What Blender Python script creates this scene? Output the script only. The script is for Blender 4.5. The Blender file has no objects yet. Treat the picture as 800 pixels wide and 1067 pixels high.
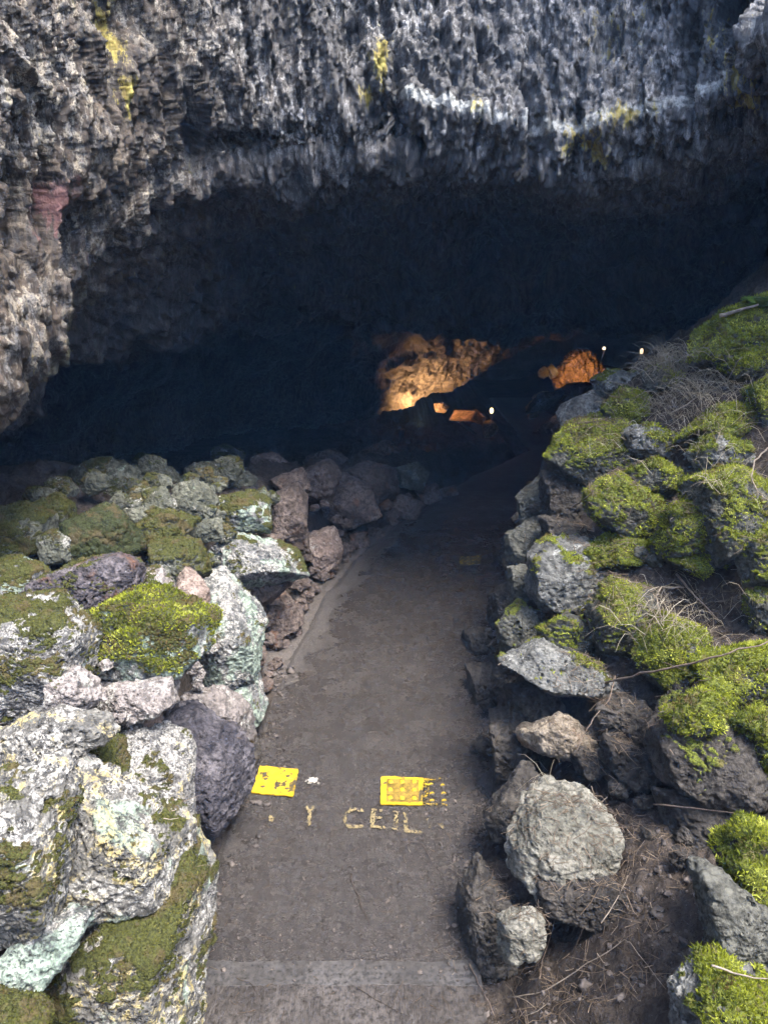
import bpy, bmesh, math, random
import numpy as np
from mathutils import Vector, Matrix

random.seed(7)
RNG = np.random.default_rng(7)
SC = bpy.context.scene
COL = SC.collection

# ------------------------------------------------------------------ camera
PITCH = math.radians(19.0)
F = 770.0
CAM = np.array([0.0, 0.0, 2.4])
FWD = np.array([0, math.cos(PITCH), -math.sin(PITCH)])
UPV = np.array([0, math.sin(PITCH), math.cos(PITCH)])
RIGHT = np.array([1.0, 0, 0])
ROT = np.stack([RIGHT, UPV, -FWD], axis=1)          # camera frame -> world


def ray(u, v):
    return RIGHT * ((u - 400.0) / F) + UPV * ((533.5 - v) / F) + FWD


def at_y(u, v, y):
    d = ray(u, v)
    return CAM + d * (y / d[1])


def at_z(u, v, z):
    d = ray(u, v)
    return CAM + d * ((z - CAM[2]) / d[2])


# ------------------------------------------------------------------ noise
_perm = np.random.default_rng(11).permutation(256)
PERM = np.concatenate([_perm, _perm, _perm]).astype(np.int32)
_g = np.random.default_rng(12).normal(size=(256, 3))
GRAD = (_g / np.linalg.norm(_g, axis=1, keepdims=True)).astype(np.float32)


def perlin(P):
    P = np.asarray(P, dtype=np.float32)
    I = np.floor(P).astype(np.int32)
    Fr = P - I
    I &= 255
    W = Fr * Fr * Fr * (Fr * (Fr * 6 - 15) + 10)
    out = np.zeros(len(P), dtype=np.float32)
    for dx in (0, 1):
        wx = W[:, 0] if dx else 1 - W[:, 0]
        a = PERM[I[:, 0] + dx]
        for dy in (0, 1):
            wy = W[:, 1] if dy else 1 - W[:, 1]
            b = PERM[a + I[:, 1] + dy]
            for dz in (0, 1):
                wz = W[:, 2] if dz else 1 - W[:, 2]
                g = GRAD[PERM[b + I[:, 2] + dz]]
                dot = g[:, 0] * (Fr[:, 0] - dx) + g[:, 1] * (Fr[:, 1] - dy) + g[:, 2] * (Fr[:, 2] - dz)
                out += wx * wy * wz * dot
    return out * 1.5


def fbm(P, octs=4, gain=0.5, ridged=False):
    P = np.asarray(P, dtype=np.float32)
    s = np.zeros(len(P), dtype=np.float32)
    a = 1.0
    for i in range(octs):
        n = perlin(P + 17.3 * i)
        s += a * ((0.5 - np.abs(n) * 1.6) if ridged else n)
        P = P * 2.03
        a *= gain
    return s


def sstep(x, a=0.0, b=1.0):
    t = np.clip((x - a) / (b - a), 0, 1)
    return t * t * (3 - 2 * t)


# ------------------------------------------------------------------ scene helpers
def tag(o, label=None, cat=None, group=None, kind=None):
    if label: o['label'] = label
    if cat: o['category'] = cat
    if group: o['group'] = group
    if kind: o['kind'] = kind
    return o


def mesh_np(name, V, Fc, mat=None, parent=None, loc=(0, 0, 0), smooth=True, attrs=None):
    """V (n,3); Fc (m,k) with k = 3 or 4"""
    V = np.ascontiguousarray(V, dtype=np.float32)
    Fc = np.ascontiguousarray(Fc, dtype=np.int32)
    me = bpy.data.meshes.new(name)
    m, k = Fc.shape
    me.vertices.add(len(V))
    me.vertices.foreach_set('co', V.ravel())
    me.loops.add(m * k)
    me.loops.foreach_set('vertex_index', Fc.ravel())
    me.polygons.add(m)
    me.polygons.foreach_set('loop_start', np.arange(0, m * k, k, dtype=np.int32))
    if smooth:
        me.polygons.foreach_set('use_smooth', np.ones(m, dtype=bool))
    for an, av in (attrs or {}).items():
        a = me.attributes.new(an, 'FLOAT', 'POINT')
        a.data.foreach_set('value', np.ascontiguousarray(av, dtype=np.float32))
    me.update(calc_edges=True)
    if mat: me.materials.append(mat)
    o = bpy.data.objects.new(name, me)
    COL.objects.link(o)
    o.location = loc
    if parent: o.parent = parent
    return o


def vnormals(V, T):
    a, b, c = V[T[:, 0]], V[T[:, 1]], V[T[:, 2]]
    fn = np.cross(b - a, c - a)
    N = np.zeros_like(V)
    for k in range(3):
        for i in range(3):
            N[:, i] += np.bincount(T[:, k], weights=fn[:, i], minlength=len(V))
    return N / (np.linalg.norm(N, axis=1, keepdims=True) + 1e-12), fn


def tube(pts, radii, sides=6):
    pts = np.asarray(pts, float)
    n = len(pts)
    radii = np.broadcast_to(np.asarray(radii, float), (n,))
    t = np.gradient(pts, axis=0)
    t /= np.linalg.norm(t, axis=1, keepdims=True) + 1e-9
    ref = np.array([0.0, 0, 1]) if abs(t[:, 2]).mean() < .8 else np.array([1.0, 0, 0])
    s = np.cross(t, ref); s /= np.linalg.norm(s, axis=1, keepdims=True) + 1e-9
    w = np.cross(s, t)
    ang = np.linspace(0, 2 * math.pi, sides, endpoint=False)
    V = (pts[:, None] + radii[:, None, None] * (np.cos(ang)[None, :, None] * s[:, None] + np.sin(ang)[None, :, None] * w[:, None])).reshape(-1, 3)
    Q = []
    for i in range(n - 1):
        for j in range(sides):
            k = (j + 1) % sides
            Q.append((i * sides + j, i * sides + k, (i + 1) * sides + k, (i + 1) * sides + j))
    V = np.vstack([V, pts[:1], pts[-1:]])
    c0, c1 = len(V) - 2, len(V) - 1
    for j in range(sides):
        k = (j + 1) % sides
        Q.append((c0, k, j, j)); Q.append((c1, (n - 1) * sides + j, (n - 1) * sides + k, (n - 1) * sides + k))
    return V, Q


def tube_obj(name, pts, radii, mat, parent=None, sides=6):
    V, Q = tube(pts, radii, sides)
    me = bpy.data.meshes.new(name)
    me.from_pydata([tuple(v) for v in V], [], [tuple(dict.fromkeys(q)) for q in Q])
    for p in me.polygons: p.use_smooth = True
    me.materials.append(mat)
    o = bpy.data.objects.new(name, me); COL.objects.link(o)
    if parent: o.parent = parent
    return o


def bm_obj(name, bm, mat, parent=None, loc=(0, 0, 0)):
    me = bpy.data.meshes.new(name)
    bm.to_mesh(me); bm.free()
    me.materials.append(mat)
    o = bpy.data.objects.new(name, me); COL.objects.link(o)
    o.location = loc
    if parent: o.parent = parent
    return o


# ------------------------------------------------------------------ node helpers
class NT:
    def __init__(self, name):
        self.m = bpy.data.materials.new(name)
        self.m.use_nodes = True
        self.t = self.m.node_tree
        self.t.nodes.clear()
        self.out = self.t.nodes.new('ShaderNodeOutputMaterial')

    def n(self, typ, **kw):
        nd = self.t.nodes.new(typ)
        for k, v in kw.items():
            if k.startswith('i_'):
                nm = k[2:].replace('_', ' ')
                self.put(nd.inputs[nm] if nm in nd.inputs else nd.inputs[int(nm)], v)
            else:
                setattr(nd, k, v)
        return nd

    def put(self, sock, v):
        if isinstance(v, bpy.types.NodeSocket): self.t.links.new(v, sock)
        elif isinstance(v, (tuple, list)) and len(v) == 3 and sock.type == 'RGBA': sock.default_value = (*v, 1)
        else: sock.default_value = v

    def math(self, op, a, b=0.0, c=None, clamp=False):
        nd = self.t.nodes.new('ShaderNodeMath'); nd.operation = op; nd.use_clamp = clamp
        self.put(nd.inputs[0], a); self.put(nd.inputs[1], b)
        if c is not None: self.put(nd.inputs[2], c)
        return nd.outputs[0]

    def mapr(self, x, a, b, c=0.0, d=1.0, smooth=True):
        nd = self.t.nodes.new('ShaderNodeMapRange')
        nd.interpolation_type = 'SMOOTHSTEP' if smooth else 'LINEAR'
        for i, v in enumerate((x, a, b, c, d)): self.put(nd.inputs[i], v)
        return nd.outputs[0]

    def mix(self, f, a, b, blend='MIX'):
        nd = self.t.nodes.new('ShaderNodeMix'); nd.data_type = 'RGBA'; nd.blend_type = blend
        self.put(nd.inputs[0], f); self.put(nd.inputs[6], a); self.put(nd.inputs[7], b)
        return nd.outputs[2]

    def noise(self, vec, scale, detail=4.0, rough=0.55, dist=0.0):
        nd = self.t.nodes.new('ShaderNodeTexNoise')
        self.put(nd.inputs['Vector'], vec); nd.inputs['Scale'].default_value = scale
        nd.inputs['Detail'].default_value = detail; nd.inputs['Roughness'].default_value = rough
        nd.inputs['Distortion'].default_value = dist
        return nd.outputs[0]

    def vor(self, vec, scale, feature='F1'):
        nd = self.t.nodes.new('ShaderNodeTexVoronoi'); nd.feature = feature
        self.put(nd.inputs['Vector'], vec); nd.inputs['Scale'].default_value = scale
        return nd.outputs['Distance'] if feature != 'F1C' else nd.outputs['Color']

    def objvec(self, seeded=True, scale=None):
        tc = self.t.nodes.new('ShaderNodeTexCoord')
        v = tc.outputs['Object']
        if seeded:
            oi = self.t.nodes.new('ShaderNodeObjectInfo')
            ml = self.math('MULTIPLY', oi.outputs['Random'], 37.0)
            nd = self.t.nodes.new('ShaderNodeVectorMath'); nd.operation = 'ADD'
            self.put(nd.inputs[0], v); self.put(nd.inputs[1], ml)
            v = nd.outputs[0]
        if scale:
            nd = self.t.nodes.new('ShaderNodeVectorMath'); nd.operation = 'MULTIPLY'
            self.put(nd.inputs[0], v); nd.inputs[1].default_value = scale
            v = nd.outputs[0]
        return v

    def attr(self, name):
        nd = self.t.nodes.new('ShaderNodeAttribute'); nd.attribute_name = name
        return nd.outputs['Fac']

    def bump(self, h, strength=0.5, distance=0.01, normal=None):
        nd = self.t.nodes.new('ShaderNodeBump')
        nd.inputs['Strength'].default_value = strength; nd.inputs['Distance'].default_value = distance
        self.put(nd.inputs['Height'], h)
        if normal is not None: self.put(nd.inputs['Normal'], normal)
        return nd.outputs[0]

    def bsdf(self, color, rough=0.8, normal=None, spec=0.5, **kw):
        b = self.t.nodes.new('ShaderNodeBsdfPrincipled')
        self.put(b.inputs['Base Color'], color); self.put(b.inputs['Roughness'], rough)
        self.put(b.inputs['Specular IOR Level'], spec)
        if normal is not None: self.put(b.inputs['Normal'], normal)
        for k, v in kw.items(): self.put(b.inputs[k.replace('_', ' ')], v)
        self.t.links.new(b.outputs[0], self.out.inputs[0])
        return self.m


def mat_plain(name, c, rough=0.7, var=0.3, scale=40, metallic=0.0):
    k = NT(name); v = k.objvec()
    n = k.noise(v, scale, 5, .6)
    col = k.mix(k.mapr(n, .3, .7), tuple(x * (1 - var) for x in c), tuple(x * (1 + var) for x in c))
    return k.bsdf(col, rough, k.bump(n, .4, .004), Metallic=metallic)


def mat_rock(name, c1, c2, white=0.0, yellow=0.0, mint=0.0, pits=0.5, spec=.3, rough=.85,
             wcol=(.45, .43, .385), moss=(.055, .058, .013), rust=0.0):
    k = NT(name); v = k.objvec()
    big = k.noise(v, 4.0, 6, .6, .4)
    fine = k.noise(v, 34, 6, .7)
    grain = k.noise(v, 150, 4, .6)
    col = k.mix(k.mapr(big, .34, .66), c1, c2)
    col = k.mix(k.mapr(fine, .35, .62), tuple(x * .55 for x in c1), col)
    if rust:
        rn = k.noise(v, 6.3, 5, .6)
        col = k.mix(k.math('MULTIPLY', k.mapr(rn, .62 - rust * .2, .75 - rust * .2), .7), col, (.16, .075, .04))
    tot = k.math('ADD', k.math('MULTIPLY', fine, .55), k.math('MULTIPLY', grain, .25))
    if white:
        wn = k.noise(v, 7.5, 6, .7, .3)
        w = k.math('MULTIPLY', k.mapr(wn, .68 - white * .36, .76 - white * .36), k.mapr(tot, .35, .44))
        col = k.mix(w, col, k.mix(k.mapr(grain, .38, .6), tuple(x * .42 for x in wcol), wcol))
    if mint:
        mv = k.n('ShaderNodeVectorMath', operation='ADD', i_0=v, i_1=(3.1, 7.7, 1.9)).outputs[0]
        mn = k.noise(mv, 5.5, 5, .62, .5)
        w = k.math('MULTIPLY', k.mapr(mn, .68 - mint * .32, .74 - mint * .32), k.mapr(tot, .30, .42))
        col = k.mix(k.math('MULTIPLY', w, .72), col, k.mix(k.mapr(fine, .4, .62), (.17, .235, .175), (.36, .44, .345)))
    if yellow:
        yv = k.n('ShaderNodeVectorMath', operation='ADD', i_0=v, i_1=(9.1, 2.7, 5.3)).outputs[0]
        yn = k.noise(yv, 8, 6, .7, .4)
        w = k.math('MULTIPLY', k.mapr(yn, .71 - yellow * .32, .77 - yellow * .32), k.mapr(tot, .37, .45))
        col = k.mix(k.math('MULTIPLY', w, .85), col, k.mix(k.mapr(grain, .38, .62), (.34, .26, .085), (.50, .41, .17)))
    # vesicles
    pit = k.vor(v, 78); pmask = k.mapr(k.noise(v, 9, 3), .42, .6)
    pitd = k.math('MULTIPLY', k.mapr(pit, .18, .42, 1, 0), pmask)
    col = k.mix(k.math('MULTIPLY', pitd, .75 * pits), col, tuple(x * .5 for x in c1))
    # moss ground under the tufts
    ms = k.mapr(k.math('ADD', k.attr('moss'), k.math('MULTIPLY', k.math('SUBTRACT', fine, .5), .9)), .42, .62)
    col = k.mix(ms, col, k.mix(k.mapr(grain, .35, .65), tuple(x * .45 for x in moss), tuple(x * 1.3 for x in moss)))
    bp = k.math('MULTIPLY', ms, k.mapr(k.noise(v, 11, 4, .6), .5, .62))
    col = k.mix(k.math('MULTIPLY', bp, .6), col, (.085, .058, .028))
    h = k.math('SUBTRACT', k.math('ADD', fine, k.math('MULTIPLY', grain, .4)), k.math('MULTIPLY', pitd, 1.0 * pits))
    nrm = k.bump(h, .75, .016)
    return k.bsdf(col, rough, nrm, spec)


def mat_moss(name, a, b, c):
    k = NT(name)
    t = k.attr('tint')
    col = k.mix(k.mapr(t, 0, .55, smooth=False), a, b)
    col = k.mix(k.mapr(t, .7, 1.0, smooth=False), col, c)
    col = k.mix(k.mapr(t, -.35, -.05, 1, 0), col, (.13, .085, .035))
    bs = k.n('ShaderNodeBsdfPrincipled', i_Base_Color=col, i_Roughness=.75)
    bs.inputs['Specular IOR Level'].default_value = .2
    tr = k.n('ShaderNodeBsdfTranslucent', i_Color=col)
    mx = k.n('ShaderNodeMixShader'); mx.inputs[0].default_value = .3
    k.t.links.new(bs.outputs[0], mx.inputs[1]); k.t.links.new(tr.outputs[0], mx.inputs[2])
    k.t.links.new(mx.outputs[0], k.out.inputs[0])
    return k.m


MB = (.10, .115, .014)
ROCKM = {
    'moss':   mat_rock('mossed_rock', (.05, .05, .04), (.11, .11, .085), pits=.6, moss=(.035, .042, .014)),
    'pale':   mat_rock('pale_lichen_rock', (.13, .125, .12), (.26, .25, .23), white=.72, yellow=.42, mint=.12, pits=.9),
    'yellow': mat_rock('yellow_lichen_rock', (.12, .115, .105), (.25, .235, .20), white=.58, yellow=.62, mint=.28, pits=.9),
    'mint':   mat_rock('mint_lichen_rock', (.12, .125, .12), (.24, .23, .22), white=.6, yellow=.15, mint=.62, pits=.6),
    'purple': mat_rock('purplish_lava_rock', (.060, .052, .058), (.16, .14, .145), white=.12, mint=.08, pits=1.0, rust=.25),
    'violet': mat_rock('dark_smooth_lava_rock', (.045, .042, .052), (.15, .135, .14), white=.18, yellow=.16, pits=.6),
    'pink':   mat_rock('pinkish_grey_rock', (.19, .165, .15), (.34, .30, .275), white=.5, mint=.12, pits=.7),
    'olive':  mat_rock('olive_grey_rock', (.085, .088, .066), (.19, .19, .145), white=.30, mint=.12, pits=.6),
    'brown':  mat_rock('brown_lava_rock', (.10, .075, .062), (.21, .165, .14), pits=.6, rust=.3),
    'rose':   mat_rock('reddish_pale_rock', (.22, .16, .13), (.38, .30, .25), white=.2, pits=.6),
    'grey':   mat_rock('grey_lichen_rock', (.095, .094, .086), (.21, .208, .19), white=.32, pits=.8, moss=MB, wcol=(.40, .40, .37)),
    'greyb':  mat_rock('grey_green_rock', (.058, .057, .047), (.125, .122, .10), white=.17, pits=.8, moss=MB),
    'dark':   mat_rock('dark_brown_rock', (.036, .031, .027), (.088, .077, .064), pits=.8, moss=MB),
    'tan':    mat_rock('tan_rock', (.19, .155, .115), (.34, .285, .215), white=.1, pits=.5, rust=.2),
    'stone':  mat_rock('pale_boulder_rock', (.13, .125, .10), (.27, .255, .21), white=.22, pits=.5),
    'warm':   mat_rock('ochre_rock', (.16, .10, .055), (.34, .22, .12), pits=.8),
}
MOSSM = {
    'b': mat_moss('bright_moss', (.050, .066, .008), (.25, .275, .022), (.44, .46, .085)),
    'o': mat_moss('olive_moss', (.032, .036, .007), (.092, .094, .016), (.20, .18, .05)),
    'd': mat_moss('dark_moss', (.016, .022, .010), (.040, .052, .020), (.15, .15, .05)),
}

# ------------------------------------------------------------------ ground shape
LE = [(178, 1067), (196, 1000), (228, 890), (252, 820), (268, 740), (285, 680), (318, 628), (352, 585), (400, 550), (440, 527), (468, 508)]
RE = [(462, 1067), (478, 1015), (489, 985), (494, 900), (500, 820), (506, 720), (514, 640), (522, 590), (532, 545), (545, 500)]
LW = np.array([at_z(u, v, 0.0)[:2] for u, v in LE])
RW = np.array([at_z(u, v, 0.0)[:2] for u, v in RE])
LW = np.vstack([[-.66, -12], [-.66, 0.5], LW, [1.7, 10.5], [2.6, 13], [2.8, 16], [2.8, 34]])
RW = np.vstack([[.20, -12], [.20, 0.5], RW, [2.9, 10.5], [3.9, 13], [4.2, 16], [4.2, 34]])


def xl(y): return np.interp(y, LW[:, 1], LW[:, 0])
def xr(y): return np.interp(y, RW[:, 1], RW[:, 0])


def zpath(y):
    return -np.interp(y, [7.0, 8.5, 14, 18, 34], [0, .10, 1.05, 1.2, 1.2])


def ground(x, y, back=0.0):
    # back: how far the soil lies behind the faces of the stacked stones
    x = np.asarray(x, float); y = np.asarray(y, float)
    base = zpath(y)
    rise = np.clip(1.80 - y, 0, None) * .5 - .06 * (y < 1.80)
    rise = np.minimum(np.maximum(rise, 0) + np.clip(-.8 - y, 0, None) * .12, 7.5)
    z = base + rise
    s0 = xl(y) - x; s = s0 - back
    H = np.interp(y, [0, 1, 2, 4.6, 5.6, 6.6, 8, 9.5, 12, 20], [1.15, 1.05, .95, .95, .85, .62, .42, .28, .25, .3])
    zl = H * (1 - .75 * sstep(y, 5.0, 6.3) * sstep(s, .55, 1.0)) * sstep(s, -.02, .30) + .10 * np.clip(s, 0, 2) + .55 * np.clip(s - 1.9, 0, 9) * sstep(3.2 - y, 0, 2)
    zl = base + zl - back * .8 * sstep(s0, 0, .2)
    z = np.where(s > -.02, np.maximum(z, zl), z)
    t0 = x - xr(y); rb = back * (1 - .8 * sstep(t0, .3, .6)); t = t0 - rb * .7
    Hr = np.interp(y, [0, 1.5, 2.2, 2.8, 3.4, 4.1, 4.8, 5.5, 6.6, 7.6, 9, 20], [.8, .16, .14, .25, .58, .92, 1.06, .95, .70, .5, .3, .25])
    sl = np.interp(y, [0, 1.5, 2.2, 2.8, 3.4, 4.1, 4.8, 5.5, 6.6, 7.6, 9, 20], [.6, .55, .58, .72, .95, 1.12, .94, .64, .5, .4, .15, .15])
    zr = Hr * sstep(t, -.02, .2) + sl * np.clip(t - .12, 0, 1.8)
    zr = base + zr - rb * .5 * sstep(t0, 0, .2)
    z = np.where(t > -.02, np.maximum(z, zr), z)
    return z


def hit_ground(u, v):
    d = ray(u, v)
    ts = np.arange(.6, 24, .01)
    P = CAM + ts[:, None] * d
    g = ground(P[:, 0], P[:, 1])
    b = np.nonzero(P[:, 2] < g)[0]
    return ts[b[0]] if len(b) else None
# ------------------------------------------------------------------ rocks
WALL, BANK = 'stones of the rubble wall along the path', 'stones of the mossy bank'
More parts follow.
